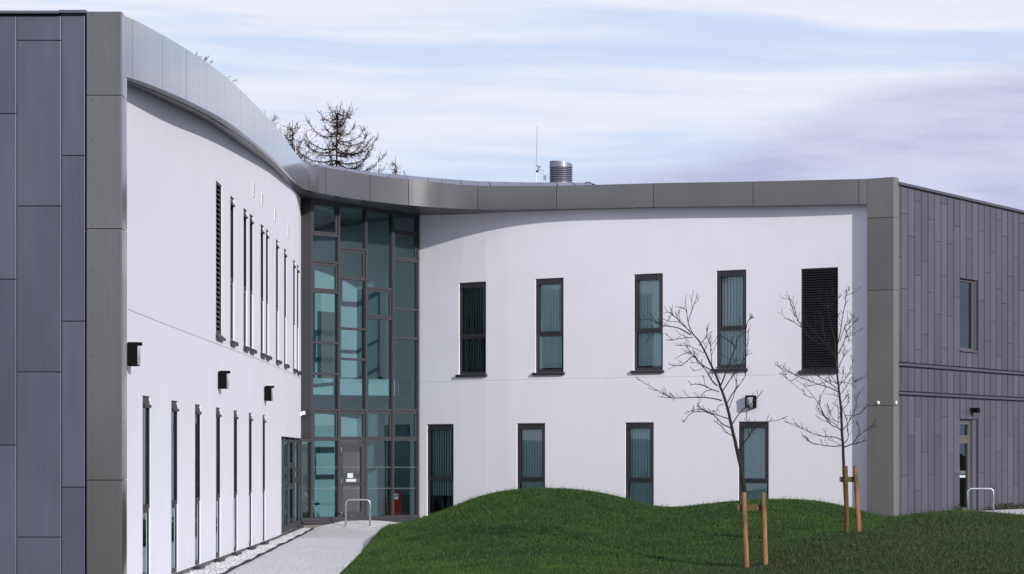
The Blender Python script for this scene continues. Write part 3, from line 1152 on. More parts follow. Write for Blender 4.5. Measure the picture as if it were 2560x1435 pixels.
mb = MB()
fg.box(mb, -.36, fg.W, -.10, .05, ZB - .02, ZB + .075)
cw = mb.build('curtain_wall', 'curtain', BLD, label='four-bay glazed corner in mid-grey frames rising through both storeys')
for i in range(5):
    u = min(max(i * BAY, .035), fg.W - .035)
    mb = MB()
    fg.box(mb, u - .033, u + .033, -.11, .045, ZB + .076, headz(u) + .02)
    mb.build('mullion', 'curtain', cw, bevel=.003)
mb = MB()
fg.box(mb, -.39, -.327, -.10, .045, ZB + .076, 2.42)
mb.build('mullion', 'curtain', cw)
# pilaster closing the gap to the white wall
mb = MB()
mb.hexa([(-5.665, 64.36, 2.40), fg.p(.0, .02, 2.40), fg.p(.0, -.1, 2.40), (-5.75, 64.55, 2.40), (-5.665, 64.36, 9.0), fg.p(.0, .02, 9.0), fg.p(.0, -.1, 9.0), (-5.75, 64.55, 9.0)])
mb.build('pilaster', 'curtain', BLD)
mb = MB()
fg.box(mb, -.42, -.002, -.08, .03, 2.405 - .09, 2.405)
mb.build('transom', 'curtain', cw)

rowsY = [
    [('s', 508, 586), ('p', 590, 652), ('s', 657, 728), ('p', 732, 855), ('p', 859, 932), ('p', 937, 1022), ('s', 1027, 1098), ('p', 1101, 1300)],
    [('p', 515, 620), ('s', 624, 696), ('p', 698, 820), ('p', 824, 896), ('p', 900, 1022), ('s', 1027, 1098)],
    [('p', 525, 720), ('s', 723, 794), ('p', 798, 1022), ('s', 1027, 1098), ('p', 1101, 1295)],
    [('p', 536, 578), ('s', 581, 650), ('p', 654, 771), ('p', 776, 844), ('p', 848, 1023), ('s', 1027, 1098), ('p', 1101, 1290)],
]


def pane(fr, parent, u0, u1, z0, z1, n=-.02, m='glass'):
    mb = MB()
    mb.quad(fr.p(u0, n, z0), fr.p(u1, n, z0), fr.p(u1, n, z1), fr.p(u0, n, z1))
    return mb.build('pane', m, parent)


for b_, rr in enumerate(rowsY):
    u0, u1 = b_ * BAY + .033, (b_ + 1) * BAY - .033
    if b_ == 0: u0 = .068
    if b_ == 3: u1 = fg.W - .068
    uc = (u0 + u1) / 2
    edges = []
    for q, (kind, ya, yb) in enumerate(rr):
        zt, zb = zy(uc, ya), zy(uc, yb)
        if q == 0: zt = headz(uc) - .07
        if q == len(rr) - 1 and b_ != 1: zb = ZB + .075
        edges.append((zt, zb))
        if kind == 's':
            mb = MB()
            fg.ring(mb, u0 + .012, u1 - .012, zb + .012, zt - .012, .055, -.05, .012, wt=.07, wb=.06)
            mb.build('sash', 'curtain', cw, bevel=.003)
            mb = MB()
            fg.ring(mb, u0, u1, zb - .01, zt + .01, .012, -.055, -.02)
            mb.build('gasket', 'gap', cw)
            pane(fg, cw, u0 + .06, u1 - .06, zb + .06, zt - .07)
        else:
            pane(fg, cw, u0, u1, zb, zt)
    for (t0_, b0_), (t1_, b1_) in zip(edges[:-1], edges[1:]):
        mb = MB()
        zc = (b0_ + t1_) / 2
        fg.box(mb, u0 + .0005, u1 - .0005, -.11, .035, zc - .03, zc + .03)
        mb.build('transom', 'curtain', cw, bevel=.003)
    mb = MB()
    fg.box(mb, u0 + .0005, u1 - .0005, -.17, .035, headz(uc) - .09, headz(uc) + .03)
    mb.build('transom', 'curtain', cw)
    if b_ == 1:
        mb = MB()
        zc = zy(uc, 1099.5)
        fg.box(mb, u0 + .0005, u1 - .0005, -.11, .035, zc - .03, zc + .03)
        mb.build('transom', 'curtain', cw)
# manifestation dots on the ground-floor panes (flat frosted squares)
for b_ in (0, 2, 3):
    mb = MB()
    u0 = b_ * BAY + .08
    for y in (1168, 1221):
        zc = zy(b_ * BAY + .5, y)
        for i in range(13):
            u = u0 + i * .074
            fg.box(mb, u, u + .034, -.0195, -.016, zc - .019, zc + .019)
    mb.build('frosted_dots', 'dot', cw, kind='stuff')

# glazed door in the second bay
d0, d1 = BAY + .036, 2 * BAY - .036
zd = zy(1.5 * BAY, 1103)
mb = MB()
fg.ring(mb, d0, d1, ZB - .02, zd, .045, -.08, .03, wb=.02)
gd = mb.build('glazed_door', 'curtain', BLD, bevel=.003, label='single glazed entrance door with a white push plate')
mb = MB()
fg.ring(mb, d0 + .05, d1 - .05, ZB + .01, zd - .05, .085, -.06, .022, wt=.11, wb=.20)
mb.build('door_leaf', 'curtain', gd, bevel=.004)
pane(fg, gd, d0 + .12, d1 - .12, ZB + .2, zd - .14, n=-.02, m='glass_door')
for y in (1124, 1203, 1284):
    mb = MB()
    z = zy(d0, y)
    fg.box(mb, d0 + .03, d0 + .055, .0305, .05, z - .055, z + .055)
    mb.build('hinge', 'galv', gd)
mb = MB()
z = zy(1.5 * BAY, 1201)
fg.box(mb, d0 + .25, d0 + .62, .0, .03, z - .035, z + .04)
mb.build('push_plate', 'paper', gd)
mb = MB()
z = zy(1.5 * BAY, 1192)
fg.box(mb, d0 + .33, d0 + .55, -.018, -.014, z - .03, z + .10)
mb.build('notice', 'paper', gd)
mb = MB()
fg.box(mb, d0 + .12, d1 - .12, -.05, -.019, zy(1.5 * BAY, 1214), zy(1.5 * BAY, 1206))
mb.build('mid_rail', 'curtain', gd)
mb = MB()
z = zy(1.5 * BAY, 1289)
fg.box(mb, d0 + .42, d0 + .48, .022, .03, z - .008, z + .012)
mb.build('kick_latch', 'galv', gd)
mb = MB()
for y in (1168, 1221):
    zc = zy(1.5 * BAY, y)
    for i in range(9):
        u = d0 + .15 + i * .078
        fg.box(mb, u, u + .034, -.0195, -.016, zc - .019, zc + .019)
mb.build('frosted_dots', 'dot', gd, kind='stuff')

# ground-floor pane left of the first mullion, and the slanting run of glazing in the left wall
pane(fg, cw, -.33, 0.0, ZB + .075, 2.32)
g0, g1 = (-5.60, Yg + .35), (fg.p(-.36, -.04, 0)[0], fg.p(-.36, -.04, 0)[1])
fs = Fr(g0, g1)
mb = MB()
fs.box(mb, 0, fs.W, -.08, .05, .10, .24)
sw = mb.build('shopfront_glazing', 'curtain', BLD, label='run of narrow glazed bays set back under the left wing')
nb5 = 4
for i in range(nb5 + 1):
    u = min(max(fs.W * i / nb5, .03), fs.W - .03)
    mb = MB()
    fs.box(mb, u - .03, u + .03, -.08, .024, .241, 2.42)
    mb.build('mullion', 'curtain', sw)
for i in range(nb5):
    u0, u1 = fs.W * i / nb5 + .03, fs.W * (i + 1) / nb5 - .03
    if i == 0: u0 = .06
    if i == nb5 - 1: u1 = fs.W - .06
    hi, lo_ = (1.62, 1.28) if i % 2 else (1.74, 1.15)
    for z in (hi, lo_, 2.33):
        mb = MB()
        fs.box(mb, u0 + .001, u1 - .001, -.07, .016, z - .035, z + .035)
        mb.build('transom', 'curtain', sw)
    mb = MB()
    fs.ring(mb, u0 + .012, u1 - .012, lo_ + .045, hi - .045, .05, -.04, .006)
    mb.build('sash', 'curtain', sw)
    pane(fs, sw, u0, u1, .24, lo_ - .03, n=-.004)
    pane(fs, sw, u0 + .05, u1 - .05, lo_ + .09, hi - .09, n=-.002)
    pane(fs, sw, u0, u1, hi + .03, 2.3, n=-.004)
mb = MB()
fs.box(mb, -.2, fs.W + .02, -.02, .12, .045, .095)
sl = mb.build('sill', 'curtain', sw)
mb = MB()
fg.box(mb, -.36, BAY - .02, .0, .12, .135, .195)
mb.build('sill', 'curtain', cw)
mb = MB()
fg.box(mb, 2 * BAY + .02, fg.W, .0, .10, .135, .195)
mb.build('sill', 'curtain', cw)
mb = MB()
fg.box(mb, -.36, fg.W, -.2, .03, -.3, .194)
fs.box(mb, -.3, fs.W + .02, -.3, .03, -.3, .0945)
mb.build('plinth', 'plinth', BLD)
mb = MB()   # underside of the wall over the shopfront
for i in range(10):
    a, b = Yg + (64.4 - Yg) * i / 10, Yg + (64.4 - Yg) * (i + 1) / 10
    (xa, ya), (xb, yb) = lw(a), lw(b)
    mb.quad((xa, ya, 2.421), (xb, yb, 2.421), (xb - .5, yb, 2.421), (xa - .5, ya, 2.421))
mb.build('lintel', 'render', BLD)

# inside the glazed corner: back wall, doors
fb = Fr(fg.p(-2.4, -3.0, 0)[:2], fg.p(6.0, -3.0, 0)[:2])
mb = MB()
fb.box(mb, 0, fb.W, -.1, 0, .2, 8.9)
mb.build('interior_wall', 'plaster', BLD)
for (u0, z0, wd) in ((1.2, .2, .9), (4.3, .2, .95), (6.4, .2, .8), (3.4, 3.98, .95), (5.6, 3.98, .8)):
    mb = MB()
    fb.box(mb, u0, u0 + wd, .002, .04, z0 + .002, z0 + 2.1)
    mb.build('interior_door', 'door_in', BLD)
fr2 = Fr(fg.p(4.9, -.3, 0)[:2], fg.p(4.9, -3.0, 0)[:2])
mb = MB()
fr2.box(mb, 0, fr2.W, -.1, 0, .2, 8.9)
mb.build('interior_wall', 'plaster', BLD)
mb = MB()
q = fb.p(2.6, 1.3, 0)
mb.tube([(q[0], q[1], 8.62), (q[0], q[1], 8.50)], .42, 28)
mb.build('ceiling_light', 'white', BLD)

# ------------------------------------------------------------------ things inside, near the glass
def chair(q, label):
    t = thing('chair', (q[0], q[1], .2), label, 'chair')
    x, y = q[0], q[1]
    MB().box(x - .24, x + .24, y - .24, y + .24, .62, .68).build('seat', 'seat', t, bevel=.02)
    MB().box(x - .26, x - .22, y - .24, y + .24, .74, 1.12).build('backrest', 'tan', t, bevel=.015)
    for sy in (-.22, .22):
        mb = MB().tube([(x + .24, y + sy, .2), (x + .19, y + sy, .45), (x + .05, y + sy, .72), (x - .14, y + sy, .92), (x - .24, y + sy, .98)], .014, 6)
        mb.build('arm', 'galv', t, smooth=True)
        mb = MB().tube([(x - .24, y + sy, .2), (x - .12, y + sy, .50), (x + .0, y + sy, .63)], .014, 6)
        mb.build('leg', 'galv', t, smooth=True)
    return t


def inside(px, d):
    k = (px - 1280) / FPX
    o = fg.a - fg.N * d
    u = (k * o.y - o.x) / (fg.T.x - k * fg.T.y)
    return fg.p(u, -d, 0)


q = inside(776, .62)
chair(q, 'steel-armed chair with dark seat behind the glass left of the entrance door')
q = inside(994, .40)
t = thing('fire_point_cabinet', (q[0], q[1], .2), 'red fire point cabinet standing behind the right-hand ground-floor glass', 'cabinet')
fc = Fr((q[0] - .17, q[1] - .19), (q[0] + .17, q[1] + .2))
mb = MB()
fc.box(mb, 0, .40, -.14, .0, .2, .93)
mb.build('body', 'red', t, bevel=.01)
mb = MB()
fc.box(mb, .05, .28, .001, .004, .73, .88)
mb.build('sign_plate', 'paper', t)
mb = MB()
fc.box(mb, .08, .13, .0042, .006, .76, .85)
fc.box(mb, .17, .25, .0042, .006, .80, .85)
mb.build('pictogram', 'text', t)
q = inside(960, .45)
t = thing('fire_extinguisher', (q[0], q[1], .2), 'red fire extinguisher standing behind the glass right of the entrance door', 'extinguisher')
MB().tube([(q[0], q[1], .2), (q[0], q[1], .62), (q[0], q[1], .70), (q[0], q[1], .74)], [.075, .075, .045, .025], 14).build('cylinder', 'red', t, smooth=True)
MB().tube([(q[0], q[1], .76), (q[0] - .08, q[1], .80), (q[0] - .14, q[1], .62), (q[0] - .12, q[1], .40)], .010, 6).build('hose', 'black', t, smooth=True)
MB().box(q[0] - .02, q[0] + .07, q[1] - .012, q[1] + .012, .741, .78).build('handle', 'black', t)

# ------------------------------------------------------------------ wall lamps, sensors
def bulkhead(fr, u, z, label):
    """half-round black wall light; fr frame, centre u, bottom z"""
    o = fr.p(u, 0, z)
    t = thing('wall_lamp', o, label, 'wall lamp', 'black half-round wall lamps on the white walls')
    H, Wd, D = .335, .25, .215
    mb = MB()
    fr.box(mb, u - Wd / 2, u + Wd / 2, .0, .03, z + .005, z + H - .03)
    mb.build('mount', 'black', t)
    # housing: side cheeks and hood, in cross-section a bowed front
    def sec(zz, grow=0.0):
        pts = [(u - Wd / 2, .028), (u - Wd / 2, D * .62)]
        for i in range(7):
            a = -pi / 2 + pi * (i + .5) / 7
            pts.append((u + Wd / 2 * sin(a), D * .62 + (D * .38) * cos(a)))
        pts += [(u + Wd / 2, D * .62), (u + Wd / 2, .028)]
        return [fr.p(a_, b_, zz) for a_, b_ in pts]
    mb = MB()
    lo = sec(z + H - .055)
    hi = sec(z + H - .012)
    tp = [fr.p(u, .05 + .0 * i, z + H) for i in range(1)]
    n = len(lo)
    mb.v = lo + hi
    for i in range(n - 1): mb.f.append((i, i + 1, i + 1 + n, i + n))
    mb.f += [tuple(range(n - 1, -1, -1)), tuple(range(n, 2 * n))]
    mb.build('hood', 'black', t)
    mb = MB()
    for s_ in (-1, 1):
        a_, b_ = (u - Wd / 2 + .001, u - Wd / 2 + .02) if s_ < 0 else (u + Wd / 2 - .02, u + Wd / 2 - .001)
        fr.box(mb, a_, b_, .0305, D * .76, z + .0, z + H - .056)
    fr.box(mb, u - Wd / 2 + .021, u + Wd / 2 - .021, .0305, D * .66, z - .005, z + .012)
    mb.build('body', 'black', t)
    mb = MB()
    pts = []
    for i in range(9):
        a = -pi / 2 * .86 + pi * .86 * i / 8
        pts.append((u + (Wd / 2 - .016) * sin(a) / sin(pi / 2 * .86), D * .55 + D * .40 * (cos(a) - cos(pi / 2 * .86))))
    n = len(pts)
    mb.v = [fr.p(a_, b_, z + .0125) for a_, b_ in pts] + [fr.p(a_, b_, z + H - .057) for a_, b_ in pts]
    for i in range(n - 1): mb.f.append((i, i + 1, i + 1 + n, i + n))
    mb.f.append(tuple(range(n - 1, -1, -1)))
    mb.build('lens', 'lens', t, smooth=True)
    return t


for px, y, lab in ((317, 918, 'black wall lamp half hidden behind the grey corner post of the left wing'),
                   (546.5, 974, 'black wall lamp on the left wing, under the upper louvre'),
                   (661.5, 1004, 'black wall lamp on the left wing closest to the glazed corner')):
    Yc = lY(px)
    fr = Fr(lw(Yc - .3), lw(Yc + .3))
    bulkhead(fr, .3, EYE + (HOR - y) / (FPX / Yc) + .02, lab)
Xc = rX(1885)
fr = Fr(rw(Xc - .3), rw(Xc + .3))
bulkhead(fr, .3, EYE + (HOR - 1020) / (FPX / rw(Xc)[1]), 'black wall lamp on the right wing behind the leaning young tree')

# spotlight above the side door
um = cu(2428)
z = cz_at(um, 1032)
t = thing('door_spotlight', frC.p(um, 0, z), 'small dark box light fixed to the cladding above the side door', 'wall lamp')
mb = MB()
frC.box(mb, um - .10, um + .16, .015, .05, z + .04, z + .13)
mb.build('mount', 'frame', t)
mb = MB()
frC.box(mb, um - .12, um + .08, .051, .22, z, z + .13)
mb.build('head', 'black', t, bevel=.008)

# round sensors on the right-hand post
p = frW.p(.30, .0, EYE + (HOR - 1007) * 59.3 / FPX)
t = thing('dome_camera', p, 'round white dome camera on the front of the grey right corner post', 'camera')
nv = Vector((frW.N.x, frW.N.y, 0))
P = Vector(p)
MB().tube([P, P + nv * .02, P + nv * .035], [.048, .046, .030], 18).build('housing', 'white', t, smooth=True)
MB().tube([P + nv * .034, P + nv * .046], [.016, .012], 10).build('lens', 'black', t, smooth=True)
p = frS0.p(.13, .004, EYE + (HOR - 1007) * 59.3 / FPX)
t = thing('dome_camera', p, 'round white dome camera on the narrow side of the right corner post', 'camera')
nv = Vector((frS0.N.x, frS0.N.y, 0))
P = Vector(p)
MB().tube([P, P + nv * .02, P + nv * .035], [.048, .046, .030], 18).build('housing', 'white', t, smooth=True)
MB().tube([P + nv * .034, P + nv * .046], [.016, .012], 10).build('lens', 'black', t, smooth=True)
# pale junction box tucked behind the post on the white wall
Xj = rX(2171)
fr = Fr(rw(Xj), rw(Xj + .25))
zj = EYE + (HOR - 1013) * rw(Xj)[1] / FPX
t = thing('junction_box', fr.p(.1, 0, zj), 'pale box on the white wall tucked against the right corner post', 'box')
mb = MB()
fr.box(mb, .0, .14, .001, .07, zj, zj + .22)
mb.build('case', 'render', t, bevel=.006)
mb = MB()
fr.box(mb, -.02, .14, .071, .078, zj - .012, zj + .004)
mb.build('bracket', 'galv', t)

# white camera at the end of the left wall
Yc = 64.1
z = EYE + (HOR - 1040) * Yc / FPX
t = thing('security_camera', (-5.62, Yc, z), 'small white camera on the end of the left wall beside the tall glazing', 'camera')
MB().box(-5.66, -5.61, Yc - .06, Yc + .06, z, z + .10).build('bracket', 'white', t)
MB().box(-5.609, -5.52, Yc - .05, Yc + .05, z + .03, z + .13).build('body', 'white', t, bevel=.012)

# ------------------------------------------------------------------ roof gear
def cyl_z(mb, x, y, z0, z1, r0, r1=None, n=36):
    return mb.tube([(x, y, z0), (x, y, z1)], [r0, r1 if r1 else r0], n)


Y = 68.0
s = FPX / Y
cx, r = (1402.5 - 1280) / s, 29.0 / s
zb = EYE + (HOR - 458) / s
t = thing('ventilation_cowl', (cx, Y, 9.0), 'round grey metal roof cowl with stacked horizontal fins and a sloping cap', 'roof vent')
mb = MB()
cyl_z(mb, cx, Y, 8.9, zb + .01, r * .98)
mb.build('base', 'cowl', t, smooth=False)
mb = MB()
cyl_z(mb, cx, Y, zb + .01, EYE + (HOR - 420) / s, r * .86)
mb.build('core', 'gap', t)
for i in range(8):
    z = zb + .018 + i * .052
    mb = MB()
    mb.tube([(cx, Y, z), (cx, Y, z + .004), (cx, Y, z + .030), (cx, Y, z + .034)], [r * .9, r * 1.01, r * .95, r * .86], 36)
    o = mb.build('fin', 'cowl', t, smooth=True)
mb = MB()
zc0 = zb + .435
n = 40
top = []
for j in range(n):
    a = 2 * pi * j / n
    top.append((cx + r * cos(a), Y + r * sin(a), zc0))
for j in range(n):
    a = 2 * pi * j / n
    top.append((cx + r * .97 * cos(a), Y + r * .97 * sin(a), zc0 + .135 - .045 * cos(a) - .02 * sin(a)))
mb.v = top
for j in range(n):
    mb.f.append((j, (j + 1) % n, (j + 1) % n + n, j + n))
mb.f.append(tuple(range(n, 2 * n)))
mb.f.append(tuple(range(n - 1, -1, -1)))
o = mb.build('cap', 'cowl', t, smooth=False)

Y = 67.0
a, b = at_px(1340, 470, Y), at_px(1343, 316, Y)
t = thing('aerial_mast', (a.x, Y, 9.0), 'tall thin slightly tilted whip aerial on the roof left of the metal cowl', 'aerial')
MB().tube([(a.x, Y, 8.95), a, b], [.016, .014, .006], 6).build('mast', 'galv', t, smooth=True)
t = thing('weather_sensor', (at_px(1361, 460, Y).x, Y, 9.0), 'small weather sensor on a bent pipe between aerial and cowl', 'weather station')
P0, P1, P2, P3, P4 = [at_px(x_, y_, Y) for x_, y_ in ((1360, 470), (1359.5, 432), (1357, 425), (1347, 424), (1344, 428))]
MB().tube([(P0.x, Y, 8.95), P0, P1, P2, P3, P4], .012, 6).build('pipe', 'galv', t, smooth=True)
c = at_px(1343.5, 428, Y)
MB().box(c.x - .03, c.x + .03, Y - .03, Y + .03, c.z - .03, c.z + .02).build('sensor_body', 'black', t)
c2 = at_px(1346, 418, Y)
mb = MB().tube([c, c2], .008, 6)
for (x_, y_) in ((1343, 415), (1350, 417), (1346, 420)):
    e_ = at_px(x_, y_, Y)
    mb.tube([c2, e_], .004, 4)
    mb.tube([e_ + Vector((-.02, 0, 0)), e_ + Vector((.02, 0, .008))], [.020, .012], 8)
mb.build('wind_cups', 'black', t)
c = at_px(1362.5, 444, Y)
MB().box(c.x - .035, c.x + .03, Y - .03, Y + .03, c.z - .06, c.z + .06).build('junction_case', 'cowl', t)
MB().tube([at_px(1365, 470, Y), at_px(1365, 437, Y)], .010, 6).build('strut', 'galv', t)
Y = 70.0
a, b = at_px(943.5, 450, Y), at_px(943, 375, Y)
t = thing('aerial_mast', (a.x, Y, 9.0), 'short pale aerial rod on the roof beside the larch branch tip', 'aerial')
MB().tube([(a.x, Y, 8.95), a, b], [.009, .008, .006], 6).build('mast', 'white', t, smooth=True)
Y = 66.5
a, b = at_px(739.5, 400, Y), at_px(739, 338, Y)
t = thing('aerial_mast', (a.x, Y, 9.0), 'pale rod above the left fascia in front of the bare larches', 'aerial')
MB().tube([(a.x, Y, 8.9), a, b], [.008, .007, .006], 6).build('mast', 'white', t, smooth=True)

# ------------------------------------------------------------------ terrain
TP = [600, 830, 900, 960, 1048, 1100, 1140, 1180, 1260, 1350, 1450, 1540, 1620, 1670, 1750, 1860, 1930, 2005, 2060, 2125, 2180, 2220, 2290, 2400, 2480, 2560, 2800, 3200]
TR = [
    (24.0, [-.05] * 28),
    (33.0, [-.05, -.04, -.04, -.03, -.03, -.02, -.02, -.02, 0, 0, 0, -.02, -.04, -.05, -.05, -.05, -.03, 0, .05, .1, .12, .15, .2, .25, .3, .3, .3, .3]),
    (40.0, [0, .0, .0, .01, .02, .04, .05, .06, .09, .10, .10, .08, .05, .03, .03, .05, .12, .22, .28, .36, .40, .42, .46, .52, .55, .56, .5, .5]),
    (43.6, [0, .0, .02, .05, .08, .13, .17, .21, .28, .33, .32, .26, .18, .13, .13, .20, .32, .45, .50, .52, .55, .57, .60, .64, .63, .60, .5, .5]),
    (47.0, [0, .0, .04, .10, .18, .28, .36, .45, .58, .65, .62, .50, .38, .32, .34, .36, .38, .40, .44, .50, .57, .64, .765, .815, .79, .73, .6, .5]),
    (50.5, [0, .0, .07, .17, .30, .45, .58, .73, .90, .97, .93, .78, .60, .52, .60, .68, .69, .67, .63, .56, .55, .56, .64, .70, .66, .60, .5, .5]),
    (54.0, [0, .0, .09, .24, .416, .623, .767, .947, 1.127, 1.18, 1.136, 1.0, .785, .713, .803, .905, .925, .915, .857, .74, .59, .49, .50, .52, .50, .48, .45, .45]),
    (57.5, [0, .0, .08, .20, .36, .52, .64, .78, .90, .93, .88, .78, .62, .56, .60, .66, .68, .66, .62, .55, .46, .42, .42, .43, .43, .43, .42, .42]),
    (61.5, [0, .0, .05, .10, .16, .22, .27, .31, .35, .36, .35, .33, .31, .30, .32, .34, .35, .36, .37, .38, .38, .39, .40, .42, .42, .42, .42, .42]),
    (66.0, [0, .0, .0, .0, .02, .05, .08, .1, .12, .15, .2, .22, .24, .26, .3, .32, .35, .36, .38, .39, .4, .4, .4, .42, .42, .42, .42, .42]),
    (71.0, [0] * 28),
]
TRY = np.array([r[0] for r in TR])
TRZ = np.array([r[1] for r in TR])
# smooth along Y with Catmull-Rom, then linear lookup in a dense table with smoothing along px
pxd = np.arange(600, 3201, 10.0)
rows_d = np.array([np.interp(pxd, TP, z) for z in TRZ])
ker = np.hanning(15); ker /= ker.sum()
rows_d = np.array([np.convolve(np.pad(r, 7, mode='edge'), ker, mode='valid') for r in rows_d])
dense = catmull([np.concatenate([[y], r]) for y, r in zip(TRY, rows_d)], 16)
Yd, Zd = dense[:, 0], dense[:, 1:]


XB = ([24, 40, 53, 61, 62.8, 63.5, 64.2, 65.1, 67, 80], [-2.75, -3.0, -3.27, -3.42, -3.42, -3.25, -2.85, -2.5, -2.35, -2.3])


def terrain(X, Yv):
    X = np.asarray(X, float); Yv = np.asarray(Yv, float)
    px = 1280 + FPX * X / np.maximum(Yv, 1)
    fi = np.clip(np.interp(Yv, Yd, np.arange(len(Yd))), 0, len(Yd) - 1.001)
    fj = np.clip((px - 600) / 10.0, 0, len(pxd) - 1.001)
    i, j = fi.astype(int), fj.astype(int)
    a, b = fi - i, fj - j
    z = (Zd[i, j] * (1 - a) * (1 - b) + Zd[i + 1, j] * a * (1 - b) + Zd[i, j + 1] * (1 - a) * b + Zd[i + 1, j + 1] * a * b)
    d = X - np.interp(Yv, XB[0], XB[1])
    k = np.clip(d / 0.35, 0, 1); k = k * k * (3 - 2 * k)
    z = -0.06 + (np.maximum(z, 0.0) + 0.10) * k
    fade = np.clip((Yv - 24) / 8.0, 0, 1) * np.clip((24 - X) / 8.0, 0, 1)
    return -0.06 + (z + 0.06) * fade


gx = np.concatenate([np.arange(-30, -4, 2.0), np.arange(-4, 15, .14), np.arange(15, 34, 1.0)])
gy = np.arange(22, 76, .22)
XX, YY = np.meshgrid(gx, gy)
ZZ = terrain(XX, YY)
vv = np.stack([XX.ravel(), YY.ravel(), ZZ.ravel()], 1)
nx = len(gx)
ii, jj = np.meshgrid(np.arange(len(gy) - 1), np.arange(nx - 1), indexing='ij')
a_ = (ii * nx + jj).ravel()
ff = np.stack([a_, a_ + 1, a_ + nx + 1, a_ + nx], 1)


def np_mesh(name, v, f, m, smooth=True, attrs=None):
    me = bpy.data.meshes.new(name)
    me.vertices.add(len(v))
    me.vertices.foreach_set('co', np.asarray(v, np.float32).ravel())
    k = f.shape[1]
    me.loops.add(f.size)
    me.loops.foreach_set('vertex_index', f.astype(np.int32).ravel())
    me.polygons.add(len(f))
    me.polygons.foreach_set('loop_start', np.arange(0, f.size, k, dtype=np.int32))
    me.polygons.foreach_set('loop_total', np.full(len(f), k, np.int32))
    if smooth: me.polygons.foreach_set('use_smooth', np.ones(len(f), bool))
    for an, av in (attrs or {}).items():
        at = me.attributes.new(an, 'FLOAT', 'POINT')
        at.data.foreach_set('value', np.asarray(av, np.float32))
    me.update(calc_edges=True)
    me.validate()
    return link_mesh(name, me, m)


tag(np_mesh('lawn', vv, ff, 'ground'), None, kind='structure')
mb = MB()
for (x0, x1, y0, y1) in ((-3000, 3000, -3000, 22), (-3000, 3000, 75.8, 3000), (-3000, -30, 22, 75.8), (33, 3000, 22, 75.8)):
    mb.quad((x0, y0, -.062), (x1, y0, -.062), (x1, y1, -.062), (x0, y1, -.062))
tag(mb.build('ground', 'ground'), None, kind='structure')


# path: resin-bound gravel, rising gently to the door
def path_z(x, y):
    p = Vector((x, y)) - fg.a
    u, d = p.dot(fg.T), p.dot(fg.N)
    k = max(0.0, 1 - max(d, 0) / 2.6)
    k = k * k * (3 - 2 * k)
    return 0.004 + .18 * k * math.exp(-((u - 1.75) / 1.35) ** 4)


EDG = ([24, 40, 46, 51.9, 57, 61, 63.5, 66], [-4.68, -4.79, -4.90, -5.03, -5.12, -5.20, -5.27, -5.33])
mb = MB()
ys = list(np.arange(24, 63.0, .6)) + list(np.arange(63.0, 68.3, .14))
cols_ = 14
grid = []
for y in ys:
    xa = float(np.interp(y, EDG[0], EDG[1]))
    xb = float(np.interp(y, XB[0], XB[1])) + .12
    # keep the sheet outside the glass
    if y > 63.9:
        xg = fg.a.x + (y - fg.a.y) * fg.T.x / fg.T.y + .0
        xa = max(xa, xg)
    xb = max(xb, xa + .05)
    grid.append([(xa + (xb - xa) * j / cols_, y, path_z(xa + (xb - xa) * j / cols_, y)) for j in range(cols_ + 1)])
base = 0
for r in grid: mb.v += r
for i in range(len(grid) - 1):
    for j in range(cols_):
        q = i * (cols_ + 1) + j
        mb.f.append((q, q + 1, q + cols_ + 2, q + cols_ + 1))
tag(mb.build('path', 'path', smooth=True), None, kind='structure')
# pale patch in front of the side door on the right
mb = MB()
pp = [(2424, 62.7), (2445, 61.9), (2480, 60.6), (2530, 59.3), (2600, 58.4), (2760, 58.0), (2900, 64.0), (2760, 68.5), (2640, 66.3), (2560, 64.6), (2500, 63.6), (2450, 63.0)]
pts = [((p - 1280) * y / FPX, y) for p, y in pp]
mb.v = [(x, y, float(terrain(x, y)) + .035) for x, y in pts]
mb.f = [tuple(range(len(pts)))]
tag(mb.build('path', 'pathpale'), None, kind='structure')

# edging and white stones along the left wall
mb = MB()
ys = list(np.arange(24, 63.6, .5)) + [63.6]
for a, b in zip(ys[:-1], ys[1:]):
    q = []
    for y in (a, b):
        x = float(np.interp(y, EDG[0], EDG[1])) + .012 * sin(y * 1.3) + .006 * sin(y * 4.1)
        h = .045 + .012 * sin(y * 2.3 + 1)
        q.append((x, y, h))
    (xa, ya, ha), (xb, yb, hb) = q
    mb.hexa([(xa - .012, ya, -.05), (xa + .012, ya, -.05), (xb + .012, yb, -.05), (xb - .012, yb, -.05),
             (xa - .012, ya, ha), (xa + .012, ya, ha), (xb + .012, yb, hb), (xb - .012, yb, hb)])
tag(mb.build('edging_strip', 'edging'), 'thin black edging strip between the white stones and the gravel path', 'edging')
mb = MB()
ys = list(np.arange(31.8, 64.3, .8)) + [64.3]
for a, b in zip(ys[:-1], ys[1:]):
    xa, xb = float(np.interp(a, EDG[0], EDG[1])), float(np.interp(b, EDG[0], EDG[1]))
    mb.quad((lw(a)[0] - .3, a, -.012), (xa, a, -.012), (xb, b, -.012), (lw(b)[0] - .3, b, -.012))
tag(mb.build('stone_bed', 'pathpale'), None, kind='structure')
NS = 15000
sy = 38.5 + 26 * rng.random(NS)
sxa = np.interp(sy, LW[:, 1], LW[:, 0]) - np.where(sy > Yg, .16, .02)
sxb = np.interp(sy, EDG[0], EDG[1]) - .02
sx = sxa + (sxb - sxa) * rng.random(NS)
ok = (sy < 63.9)
sx, sy = sx[ok], sy[ok]
N_ = len(sx)
sr = .012 + .016 * rng.random(N_)
sz = .004 + .022 * rng.random(N_)
octa = np.array([(1, 0, 0), (0, 1, 0), (-1, 0, 0), (0, -1, 0), (0, 0, .8), (0, 0, -.6)])
of = np.array([(0, 1, 4), (1, 2, 4), (2, 3, 4), (3, 0, 4), (1, 0, 5), (2, 1, 5), (3, 2, 5), (0, 3, 5)])
